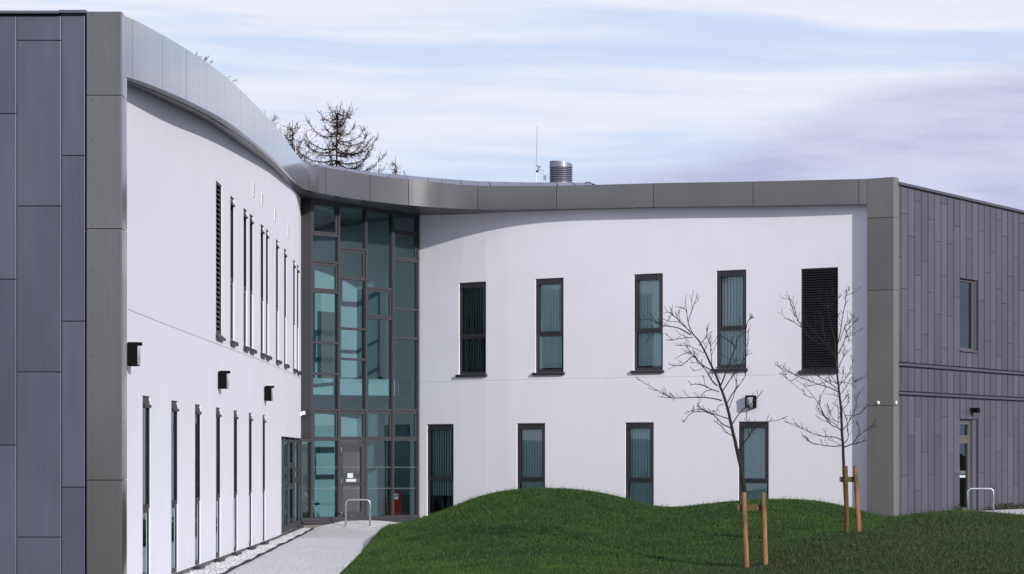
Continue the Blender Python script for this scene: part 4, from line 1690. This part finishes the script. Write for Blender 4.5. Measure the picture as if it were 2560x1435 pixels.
V = octa[None] * (sr[:, None, None] * (0.7 + .6 * rng.random((N_, 6, 1)))) + rng.normal(0, .15, (N_, 6, 3)) * sr[:, None, None]
V += np.stack([sx, sy, sz], 1)[:, None, :]
F_ = (of[None] + 6 * np.arange(N_)[:, None, None]).reshape(-1, 3)
tag(np_mesh('white_stones', V.reshape(-1, 3), F_, 'stone', smooth=False, attrs={'rnd': np.repeat(rng.random(N_), 6)}),
    'bed of loose white stones along the foot of the left wing', 'stones', kind='stuff')

# ------------------------------------------------------------------ grass blades
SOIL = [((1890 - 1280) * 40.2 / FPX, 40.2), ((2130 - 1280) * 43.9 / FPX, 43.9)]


def blades(n, ylo, yhi, pxlo, pxhi, hmin, hmax, wid):
    Yv = np.sqrt(ylo ** 2 + (yhi ** 2 - ylo ** 2) * rng.random(n))
    px = pxlo + (pxhi - pxlo) * rng.random(n)
    X = (px - 1280) * Yv / FPX
    ok = (X > np.interp(Yv, XB[0], XB[1]) + .10 + .05 * rng.normal(size=n))
    # keep clear of the building and the paved patch
    rwy = np.interp(X, RW[:, 0], RW[:, 1])
    ok &= ~((X < 9.3) & (Yv > rwy - .12))
    cl = (X - frC.a.x) * (-frC.N.x) + (Yv - frC.a.y) * (-frC.N.y)
    ok &= ~((X >= 9.3) & (cl > -.1))
    ok &= ~((px > 2424) & (Yv > 62.9 - (px - 2424) * .028) & (Yv > 58.2))
    X, Yv, px = X[ok], Yv[ok], px[ok]
    n = len(X)
    Z = terrain(X, Yv) - .005
    patch = .5 + .5 * np.sin(X * 1.7 + 2 * np.sin(Yv * .8)) * np.sin(Yv * 1.3 + X * .4)
    h = (hmin + (hmax - hmin) * rng.random(n) ** 1.5) * (.75 + .5 * patch)
    a = rng.random(n) * 2 * pi
    lean = h * (.15 + .65 * rng.random(n))
    la = rng.random(n) * 2 * pi
    w2 = wid * (.6 + .8 * rng.random(n)) / 2
    b0 = np.stack([X - np.cos(a) * w2, Yv - np.sin(a) * w2, Z], 1)
    b1 = np.stack([X + np.cos(a) * w2, Yv + np.sin(a) * w2, Z], 1)
    mid = np.stack([X + np.cos(la) * lean * .35, Yv + np.sin(la) * lean * .35, Z + h * .62], 1)
    dx = np.stack([np.cos(a) * w2 * .8, np.sin(a) * w2 * .8, np.zeros(n)], 1)
    tip = np.stack([X + np.cos(la) * lean, Yv + np.sin(la) * lean, Z + h], 1)
    V = np.stack([b0, b1, mid + dx, mid - dx, tip], 1)
    i0 = 5 * np.arange(n)[:, None]
    F = np.concatenate([i0 + np.array([0, 1, 2]), i0 + np.array([0, 2, 3]), i0 + np.array([3, 2, 4])], 0)
    # off-frame cast shadow on the near right-hand hummock, painted as duller brown blades
    shade_soil = 1 / (1 + np.exp(-((px - 1900) / 90.0 - (Yv - 41.5) / .9)))
    shade_soil *= 1 / (1 + np.exp((Yv - 50.5) / 1.2))
    shade_soil = np.maximum(shade_soil * (.55 + .35 * patch), (px > 2200) * .35)
    shade_soil = np.clip(shade_soil * (.6 + .8 * rng.random(n)), 0, 1)
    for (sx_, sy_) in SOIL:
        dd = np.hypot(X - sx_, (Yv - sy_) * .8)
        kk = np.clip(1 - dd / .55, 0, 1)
        shade_soil = np.maximum(shade_soil, kk * .9)
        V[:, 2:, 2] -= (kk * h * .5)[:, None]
    return V.reshape(-1, 3), F, np.repeat(rng.random(n), 5), np.repeat(shade_soil, 5)


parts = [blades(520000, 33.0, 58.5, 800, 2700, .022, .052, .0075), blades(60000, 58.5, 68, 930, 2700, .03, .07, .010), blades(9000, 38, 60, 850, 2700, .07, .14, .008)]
V, Fc, A1, A2 = [], [], [], []
off = 0
for v, f, r_, d_ in parts:
    V.append(v); Fc.append(f + off); A1.append(r_); A2.append(d_); off += len(v)
tag(np_mesh('grass', np.concatenate(V), np.concatenate(Fc), 'grass', smooth=False, attrs={'rnd': np.concatenate(A1), 'shade_soil': np.concatenate(A2)}),
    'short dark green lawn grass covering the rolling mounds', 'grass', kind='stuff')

# ------------------------------------------------------------------ young trees
def px_path(pts, Y0, k, start=0.0):
    """photo polyline -> world points; distance drifts along the branch so that it has real depth"""
    out, d = [], start
    prev = None
    for (x, y) in pts:
        P = at_px(x, y, Y0)
        if prev is not None: d += (P - prev).length * k
        prev = P
        q = at_px(x, y, Y0 + d)
        out.append(q)
    return out, d


def smooth_path(P, n=4):
    if len(P) < 3: return [Vector(p) for p in P]
    return [Vector(q) for q in catmull([tuple(p) for p in P], n)]


def young_tree(name, Y0, trunk, tr_r, branches, label, group):
    base = at_px(*trunk[0], Y0)
    t = thing(name, (base.x, Y0, base.z), label, 'tree', group)
    T, _ = px_path(trunk, Y0, 0.0)
    T = smooth_path(T, 4)
    cum = np.linspace(0, 1, len(T))
    rr = np.interp(cum, np.linspace(0, 1, len(tr_r)), tr_r)
    MB().tube([p + Vector((random.uniform(-1, 1), 0, 0)) * r_ * .12 for p, r_ in zip(T, rr)], list(rr), 8).build('trunk', 'bark', t, smooth=True)
    for br in branches:
        k = random.uniform(-.75, .75)
        P, _ = px_path(br[1], Y0, k)
        P = smooth_path(P, 4)
        r0 = br[0]
        rad = list(np.linspace(r0 * 1.1, max(.0036, r0 * .33), len(P)))
        mb = MB()
        mb.tube(P, rad, 6)
        L_ = sum((P[i + 1] - P[i]).length for i in range(len(P) - 1))
        nt_ = int(L_ / .09)
        for q in range(nt_):
            f = random.uniform(.22, .98)
            i = min(int(f * (len(P) - 1)), len(P) - 2)
            o = P[i].lerp(P[i + 1], f * (len(P) - 1) - i)
            d = (P[i + 1] - P[i]).normalized()
            side = Vector((random.uniform(-1, 1), random.uniform(-1, 1), random.uniform(-.2, 1.0))).normalized()
            dd = (d * random.uniform(.5, 1.1) + side * .8).normalized()
            ln = random.uniform(.05, .20) * (1.25 - f * .6)
            if random.random() < .12: ln *= 2.0
            mid = o + dd * ln * .55
            e = o + (dd + Vector((random.uniform(-.3, .3), random.uniform(-.3, .3), .25))).normalized() * ln
            mb.tube([o, mid, e, e + (e - mid) * .08], [.0042, .0036, .0031, .0055], 4)
            if random.random() < .5:
                e2 = mid + (dd + side * random.uniform(-1, 1)).normalized() * ln * .5
                mb.tube([mid, e2], [.0034, .0028], 4)
        mb.build('branch', 'bark', t, smooth=True)
    return t


za = lambda L_: [(1580 + x * .2091, 720 + y * .2091) for x, y in L_]
zb_ = lambda L_: [(1580 + x * .2091, 940 + y * .2091) for x, y in L_]
zc_ = lambda L_: [(1920 + x * .18116, 700 + y * .18116) for x, y in L_]
zd_ = lambda L_: [(1920 + x * .18116, 900 + y * .18116) for x, y in L_]
YT1, YT2 = 40.25, 43.95
tr1 = [(1867, 1436), (1862, 1240), (1857, 1200), (1852, 1165), (1846, 1140), (1838, 1105), (1829, 1065), (1821, 1030), (1813, 1000), (1802, 970), (1795, 950), (1787, 932), (1772, 900), (1760, 875), (1747, 852), (1735, 838), (1725, 820), (1719, 800), (1717, 780), (1714, 757), (1716, 735)]
r1 = [.036, .034, .030, .026, .022, .019, .016, .012, .008, .005, .003]
b1 = [
    (.010, za([(700, 560), (560, 480), (400, 450), (280, 395), (210, 290)])), (.006, za([(400, 450), (340, 475), (240, 530), (150, 675)])),
    (.005, za([(340, 440), (270, 400), (190, 372), (70, 385)])), (.008, za([(715, 550), (600, 420), (520, 350), (440, 290), (370, 305)])),
    (.006, za([(690, 510), (600, 440), (550, 405), (450, 400), (385, 375)])), (.006, za([(672, 400), (700, 310), (730, 230), (775, 100)])),
    (.005, za([(655, 300), (640, 260), (590, 232), (515, 222)])), (.006, za([(725, 590), (650, 595), (540, 610), (400, 622)])),
    (.007, za([(800, 690), (860, 620), (890, 560), (915, 445)])), (.005, za([(840, 770), (700, 700), (590, 688)])),
    (.009, za([(960, 990), (830, 910), (760, 830), (700, 780), (610, 790), (515, 850)])), (.006, za([(740, 820), (700, 835), (640, 890), (580, 930), (505, 918)])),
    (.005, za([(700, 780), (660, 690), (655, 620)])), (.012, za([(1020, 1170), (960, 1110), (900, 1010), (860, 950), (790, 870), (740, 820)])),
    (.007, za([(955, 990), (950, 850), (940, 740), (935, 650), (905, 605)])), (.012, za([(1050, 1190), (1100, 1070), (1160, 900), (1240, 700), (1260, 600), (1350, 530), (1385, 400), (1430, 340)])),
    (.006, za([(1240, 700), (1160, 640), (1050, 550)])), (.009, za([(1075, 1250), (1150, 1130), (1230, 1020), (1300, 920), (1370, 810), (1440, 775)])),
    (.005, za([(1372, 810), (1380, 650), (1390, 500)])),
    (.009, za([(1125, 1400), (1190, 1280), (1230, 1230), (1300, 1140), (1350, 1060), (1360, 1000)])), (.007, za([(1155, 1450), (1200, 1330), (1240, 1200), (1240, 1100), (1200, 1020)])),
    (.010, za([(1075, 1345), (960, 1320), (800, 1305), (600, 1315), (480, 1315), (300, 1300)])), (.006, za([(480, 1315), (400, 1280), (80, 1095)])),
    (.008, za([(1040, 1240), (950, 1210), (850, 1160), (750, 1150), (690, 1165)])), (.007, za([(960, 1215), (870, 1240), (820, 1320), (790, 1420)])),
    (.008, zb_([(1150, 512), (1060, 480), (940, 440), (820, 400), (720, 410), (640, 450)])), (.009, zb_([(1185, 622), (1080, 570), (950, 450), (800, 425), (700, 450), (610, 560)])),
    (.007, zb_([(1205, 712), (1140, 680), (1060, 590), (980, 540)])), (.009, zb_([(1195, 580), (1260, 480), (1330, 400), (1420, 335), (1490, 270), (1570, 175)])),
    (.011, zb_([(1270, 890), (1330, 810), (1390, 730), (1440, 650), (1520, 590), (1640, 545), (1740, 530), (1860, 480)])), (.007, zb_([(1400, 700), (1385, 590), (1370, 440), (1430, 340)])),
    (.005, zb_([(1095, 345), (1040, 350), (1010, 410), (960, 440)])), (.005, za([(850, 780), (890, 700), (905, 660)])), (.004, za([(860, 950), (800, 980), (745, 995)])),
    (.004, za([(830, 905), (760, 895), (695, 892)])), (.004, za([(1060, 1090), (1020, 1030), (1005, 940)])),
]
young_tree('young_tree', YT1, tr1, r1, b1, 'bare young tree leaning left, tied to the nearest pair of wooden stakes', 'bare staked young trees')
tr2 = [(2119, 1347), (2113, 1250), (2109, 1160), (2107.5, 1117), (2104.8, 1077), (2103, 1027), (2099, 990.6), (2095.7, 960), (2091, 918), (2088.5, 892), (2086.7, 850), (2077.6, 816), (2070, 776), (2067, 749), (2065, 720)]
r2 = [.030, .028, .026, .024, .021, .018, .015, .010, .007, .004, .0028]
b2 = [
    (.011, zc_([(920, 1050), (800, 950), (650, 850), (560, 770), (440, 600), (340, 400), (290, 210)])), (.006, zc_([(460, 655), (340, 570), (225, 530)])), (.005, zc_([(400, 510), (330, 300), (220, 255)])),
    (.009, zc_([(915, 1040), (800, 900), (660, 740), (560, 640), (500, 520), (480, 430)])), (.006, zc_([(910, 1020), (860, 920), (790, 800), (760, 690), (760, 560), (720, 470)])),
    (.005, zc_([(660, 740), (650, 600), (640, 450)])), (.008, zc_([(970, 1020), (1060, 830), (1090, 700), (1170, 610), (1240, 520)])),
    (.009, zc_([(960, 900), (1000, 700), (1030, 500), (1060, 350), (1080, 210), (1120, 130)])), (.005, zc_([(1080, 215), (1180, 178)])), (.006, zc_([(990, 850), (1060, 650), (1130, 580), (1160, 460)])),
    (.005, zc_([(1080, 790), (1160, 760), (1235, 710)])), (.007, zc_([(970, 1220), (1040, 1060), (1110, 980)])), (.004, zc_([(1040, 1060), (1045, 920)])), (.005, zc_([(820, 380), (740, 310), (640, 260)])),
    (.005, zc_([(825, 380), (880, 200), (890, 100)])), (.005, zc_([(830, 380), (920, 300), (955, 230)])), (.004, zc_([(1000, 560), (970, 480), (1030, 455)])), (.004, zc_([(1060, 650), (1130, 880)])),
    (.009, zd_([(965, 435), (820, 370), (680, 330), (540, 275), (420, 230), (300, 160), (180, 75)])), (.006, zd_([(420, 230), (320, 285), (250, 240), (225, 150), (130, 75)])),
    (.006, zd_([(955, 330), (860, 290), (700, 330), (540, 360), (455, 320)])), (.006, zd_([(955, 320), (850, 200), (750, 110)])), (.007, zd_([(965, 400), (850, 320), (700, 230), (600, 170)])),
    (.005, zd_([(700, 230), (620, 110), (540, 20)])), (.010, zd_([(1015, 985), (960, 930), (880, 900), (800, 800), (700, 610), (600, 470), (500, 350)])), (.005, zd_([(700, 610), (730, 500), (800, 380)])),
    (.006, zd_([(960, 905), (800, 800), (700, 690), (660, 630)])), (.005, zd_([(610, 520), (530, 490), (470, 395)])), (.009, zd_([(1025, 1112), (930, 1065), (800, 1060), (680, 1035), (560, 990), (420, 925), (270, 865)])),
    (.009, zd_([(1025, 1180), (880, 1190), (700, 1165), (580, 1125), (500, 1035)])), (.012, zd_([(1045, 1205), (1150, 1165), (1260, 1140), (1370, 1105)])),
    (.007, zd_([(1160, 1165), (1250, 1050), (1350, 970), (1440, 890), (1485, 840)])), (.005, zd_([(1250, 1050), (1265, 950), (1225, 870)])), (.008, zd_([(1040, 1160), (1100, 1090), (1105, 980), (1090, 850), (1070, 780), (1020, 640)])),
    (.008, zd_([(1030, 965), (1100, 880), (1160, 760), (1210, 640), (1225, 540), (1240, 490)])), (.005, zd_([(1060, 770), (1200, 760), (1290, 730), (1335, 650)])), (.006, zd_([(995, 475), (1060, 400), (1110, 310), (1180, 230)])),
    (.005, zd_([(980, 310), (1060, 305), (1160, 335), (1210, 290), (1245, 235)])), (.004, zd_([(1160, 335), (1210, 405)])), (.006, zd_([(985, 350), (1080, 240), (1150, 120), (1170, 0)])),
    (.005, zd_([(985, 525), (920, 485), (790, 465)])), (.004, zd_([(1015, 660), (940, 640), (890, 590)])), (.005, zd_([(1020, 680), (1090, 620), (1130, 500)])), (.005, zd_([(1010, 860), (930, 840), (870, 760), (835, 650)])),
    (.004, zd_([(960, 900), (970, 780), (960, 600)])), (.005, zd_([(1010, 590), (1060, 540), (1120, 460)])), (.004, zd_([(985, 360), (1030, 240), (1045, 160)])), (.004, zd_([(1100, 900), (1150, 870), (1165, 860)])), (.004, zd_([(1020, 1190), (930, 1130), (830, 1100)])),
]
young_tree('young_tree', YT2, tr2, r2, b2, 'upright bare young tree in front of the right-hand wall louvre', 'bare staked young trees')


def stake_pair(Y0, A_, B_, rail, label, r=.044):
    base = at_px(*A_[1], Y0)
    t = thing('tree_stakes', (base.x, Y0, base.z), label, 'tree stakes', 'wooden stake pairs holding young trees')
    for q_, (top, bot) in enumerate((A_, B_)):
        P, Q = at_px(*bot, Y0 - .12), at_px(*top, Y0 - .12)
        P = P + (P - Q).normalized() * .25
        pts = [P.lerp(Q, i / 6) for i in range(7)]
        pts = [p + Vector((random.uniform(-.002, .002), 0, 0)) for p in pts]
        pts.append(Q + Vector((0, 0, .012)))
        MB().tube(pts, [r, r, r * 1.01, r * .99, r, r * .98, r * .97, r * .84], 16).build('stake', 'stake_green' if (q_ == 0 and Y0 > 42) else 'stake', t, smooth=True)
    x0, x1, y0, y1 = rail
    a, b = at_px(x0, (y0 + y1) / 2, Y0 - .06), at_px(x1, (y0 + y1) / 2, Y0 - .06)
    h = (y1 - y0) / (FPX / Y0) / 2
    MB().box(a.x, b.x, Y0 - .075, Y0 - .045, a.z - h, a.z + h).build('rail', 'rail', t, bevel=.004)
    for f in (.18, .86):
        x = a.x + (b.x - a.x) * f
        MB().tube([(x, Y0 - .08, a.z), (x, Y0 - .074, a.z)], .007, 8).build('screw', 'galv', t)
    return t


stake_pair(YT1, ((1860, 1233), (1867, 1428)), ((1908, 1232), (1914, 1424)), (1843, 1903, 1261, 1277), 'two pale wooden stakes with a cross rail holding the leaning young tree')
stake_pair(YT2, ((2113.5, 1166), (2118, 1341)), ((2138, 1165), (2148, 1336)), (2099, 2134, 1192, 1205), 'two wooden stakes, one green with algae, holding the upright young tree')

# ------------------------------------------------------------------ cycle hoops
def hoop(xa, xb, Y, z0, h, label):
    t = thing('cycle_hoop', ((xa + xb) / 2, Y, z0), label, 'cycle stand', 'galvanised steel hoops by the doors')
    rr = .10
    P = [(xa, Y, z0 - .1), (xa, Y, z0 + h - rr)]
    P += [(xa + rr - rr * cos(a), Y, z0 + h - rr + rr * sin(a)) for a in [pi / 2 * i / 6 for i in range(1, 7)]]
    P += [(xb - rr + rr * sin(a), Y, z0 + h - rr + rr * cos(a)) for a in [pi / 2 * i / 6 for i in range(0, 7)]]
    P += [(xb, Y, z0 - .1)]
    MB().tube(P, .024, 12).build('tube', 'galv', t, smooth=True)
    for x in (xa, xb):
        MB().tube([(x, Y, z0 - .02), (x, Y, z0 + .008)], .045, 12).build('foot_collar', 'galv', t)


Y = 64.0
hoop((864.5 - 1280) * Y / FPX, (925 - 1280) * Y / FPX, Y, path_z(-4.1, Y), .70, 'galvanised steel hoop standing in front of the glazed entrance door')
Y = 62.4
hoop((2419 - 1280) * Y / FPX, (2483.5 - 1280) * Y / FPX, Y, .44, .66, 'galvanised steel hoop standing beside the side door in the cladding')

# ------------------------------------------------------------------ low shrubs by the side door
def shrub(px, Y, wd, h, label, nleaf=260):
    P = at_px(px, HOR, Y)
    z0 = float(terrain(P.x, Y))
    t = thing('low_shrub', (P.x, Y, z0), label, 'shrub', 'low dark shrubs along the cladding')
    mb, ms = MB(), MB()
    for i in range(9):
        a = random.uniform(0, 2 * pi)
        rr = random.uniform(.2, 1)
        e = Vector((P.x + cos(a) * wd / 2 * rr, Y + sin(a) * .16 * rr, z0 + h * random.uniform(.4, .95)))
        o = Vector((P.x + cos(a) * wd * .1, Y, z0 - .02))
        ms.tube([o, o.lerp(e, .6) + Vector((0, 0, .02)), e], [.006, .004, .002], 4)
    for i in range(nleaf):
        a = random.uniform(0, 2 * pi)
        rr = math.sqrt(random.random())
        c = Vector((P.x + cos(a) * wd / 2 * rr, Y + sin(a) * .18 * rr, z0 + h * random.random() * (1.0 - .5 * rr)))
        u = Vector((random.gauss(0, 1), random.gauss(0, 1), random.gauss(0, 1))).normalized() * random.uniform(.012, .03)
        v_ = u.cross(Vector((random.gauss(0, 1), random.gauss(0, 1), random.gauss(0, 1)))).normalized() * u.length * .5
        mb.quad(c - u, c + v_, c + u, c - v_)
    mb.build('foliage', 'leaf', t)
    ms.build('stem', 'bark', t)


def wallY(px):
    u = cu(px)
    return frC.a.y + frC.T.y * u


shrub(2397, wallY(2397) - .35, .30, .26, 'tuft of dark leaves left of the side door', 200)
shrub(2474, wallY(2474) - .5, .30, .14, 'low sparse dark shrub right of the cycle hoop by the cladding', 120)
for px, lab in ((2505, 'low dark shrub at the start of the planting strip along the cladding'), (2532, 'low dark shrub in the middle of the planting strip along the cladding'),
                (2560, 'low dark shrub at the frame edge of the planting strip along the cladding')):
    shrub(px, wallY(px) - .55, .55, .24, lab, 420)

# ------------------------------------------------------------------ larches beyond the roof
def larch(px, ytop, Y, ybot_vis, spread, label, n_br=26, lean=0.0, seed=1, needles=False, zlow=8.0, twig=1.25):
    rs = random.Random(seed)
    top = at_px(px, ytop, Y)
    t = thing('bare_larch' if not needles else 'conifer', (top.x - lean, Y, 0), label, 'tree', 'trees rising beyond the roof')
    H = top.z
    base = Vector((top.x - lean, Y, -.1))
    trunk = [base.lerp(top, f) + Vector((0.06 * sin(f * 14 + seed), 0.05 * sin(f * 9), 0)) for f in [i / 14 for i in range(15)]]
    MB().tube(trunk, list(np.linspace(H * .013, .008, 15)), 8).build('trunk', 'larch', t, smooth=True)
    mb, mt = MB(), MB()
    n_all = n_br
    for i in range(n_all):
        f = ((i + rs.random()) / n_all) ** .85
        z = zlow + (H - .3 - zlow) * f
        o = base.lerp(top, z / H)
        a = rs.uniform(0, 2 * pi)
        dist = (H - z)
        ln = min(spread * (1 - math.exp(-dist / 2.0)) + .15, spread) * rs.uniform(.75, 1.15)
        rise = rs.uniform(-.05, .25) - .05 * dist
        P = []
        for q in range(9):
            g_ = q / 8
            # sags, then sweeps up at the tip
            dz_ = ln * (rise * g_ - .28 * g_ + .62 * g_ ** 2.6)
            P.append(o + Vector((cos(a) * ln * g_, sin(a) * ln * g_, dz_)) + Vector((rs.uniform(-.03, .03), rs.uniform(-.03, .03), rs.uniform(-.03, .03))))
        mb.tube(P, list(np.linspace(.012 + ln * .014, .006, 9)), 5)
        nt_ = int(ln * 26 * twig)
        for q in range(nt_):
            g_ = rs.uniform(.1, 1)
            j = min(int(g_ * 8), 7)
            s_ = P[j].lerp(P[j + 1], g_ * 8 - j)
            d = (P[j + 1] - P[j]).normalized()
            down = Vector((rs.gauss(0, .55), rs.gauss(0, .55), rs.uniform(-1.0, .35)))
            if g_ > .85: down = Vector((rs.gauss(0, .4), rs.gauss(0, .4), rs.uniform(0, 1)))
            dd = (d * rs.uniform(.1, .8) + down).normalized()
            tl = rs.uniform(.12, .50)
            e = s_ + dd * tl
            m_ = s_ + dd * tl * .5 + Vector((rs.gauss(0, .03), 0, rs.gauss(0, .03)))
            mt.tube([s_, m_, e], [.009, .007, .004], 3, cap=False)
            # short spurs and old cones
            for c_ in range(rs.randint(1, 4)):
                w_ = s_.lerp(e, rs.random())
                r_ = Vector((rs.gauss(0, 1), rs.gauss(0, 1), rs.gauss(0, 1))).normalized() * rs.uniform(.025, .07)
                mt.tube([w_, w_ + r_], [.012, .006], 3, cap=False)
            if needles:
                for c_ in range(8):
                    w_ = s_.lerp(e, rs.random())
                    r_ = Vector((rs.gauss(0, 1), rs.gauss(0, 1), rs.gauss(0, 1))).normalized() * rs.uniform(.05, .10)
                    mt.tube([w_, w_ + r_], [.014, .010], 3, cap=False)
    mb.build('branches', 'larch', t, smooth=True, kind='stuff')
    mt.build('twigs', 'needle' if needles else 'larch', t, kind='stuff')
    return t


larch(846, 262, 115.0, 415, 2.5, 'tallest bare larch rising over the glazed corner of the roof', n_br=64, lean=.9, seed=3, zlow=13.0)
larch(731, 300, 112.0, 385, 1.05, 'narrow bare larch standing left of the tallest larch', n_br=40, lean=-.5, seed=5, zlow=13.0)
larch(662, 276, 118.0, 340, 1.4, 'small bare treetop peeping over the left fascia', n_br=44, seed=8, zlow=15.0)
larch(497, 139, 100.0, 170, .75, 'tiny dark conifer tip above the left fascia, the upper one', n_br=90, seed=11, needles=True, zlow=9.0)
larch(547, 181, 101.0, 215, .70, 'tiny dark conifer tip above the left fascia, the lower one', n_br=90, seed=12, needles=True, zlow=9.0)
larch(988, 392, 117.0, 432, 1.3, 'bare larch top showing one upswept branch beside the short aerial', n_br=16, lean=1.1, seed=14, zlow=12.0)
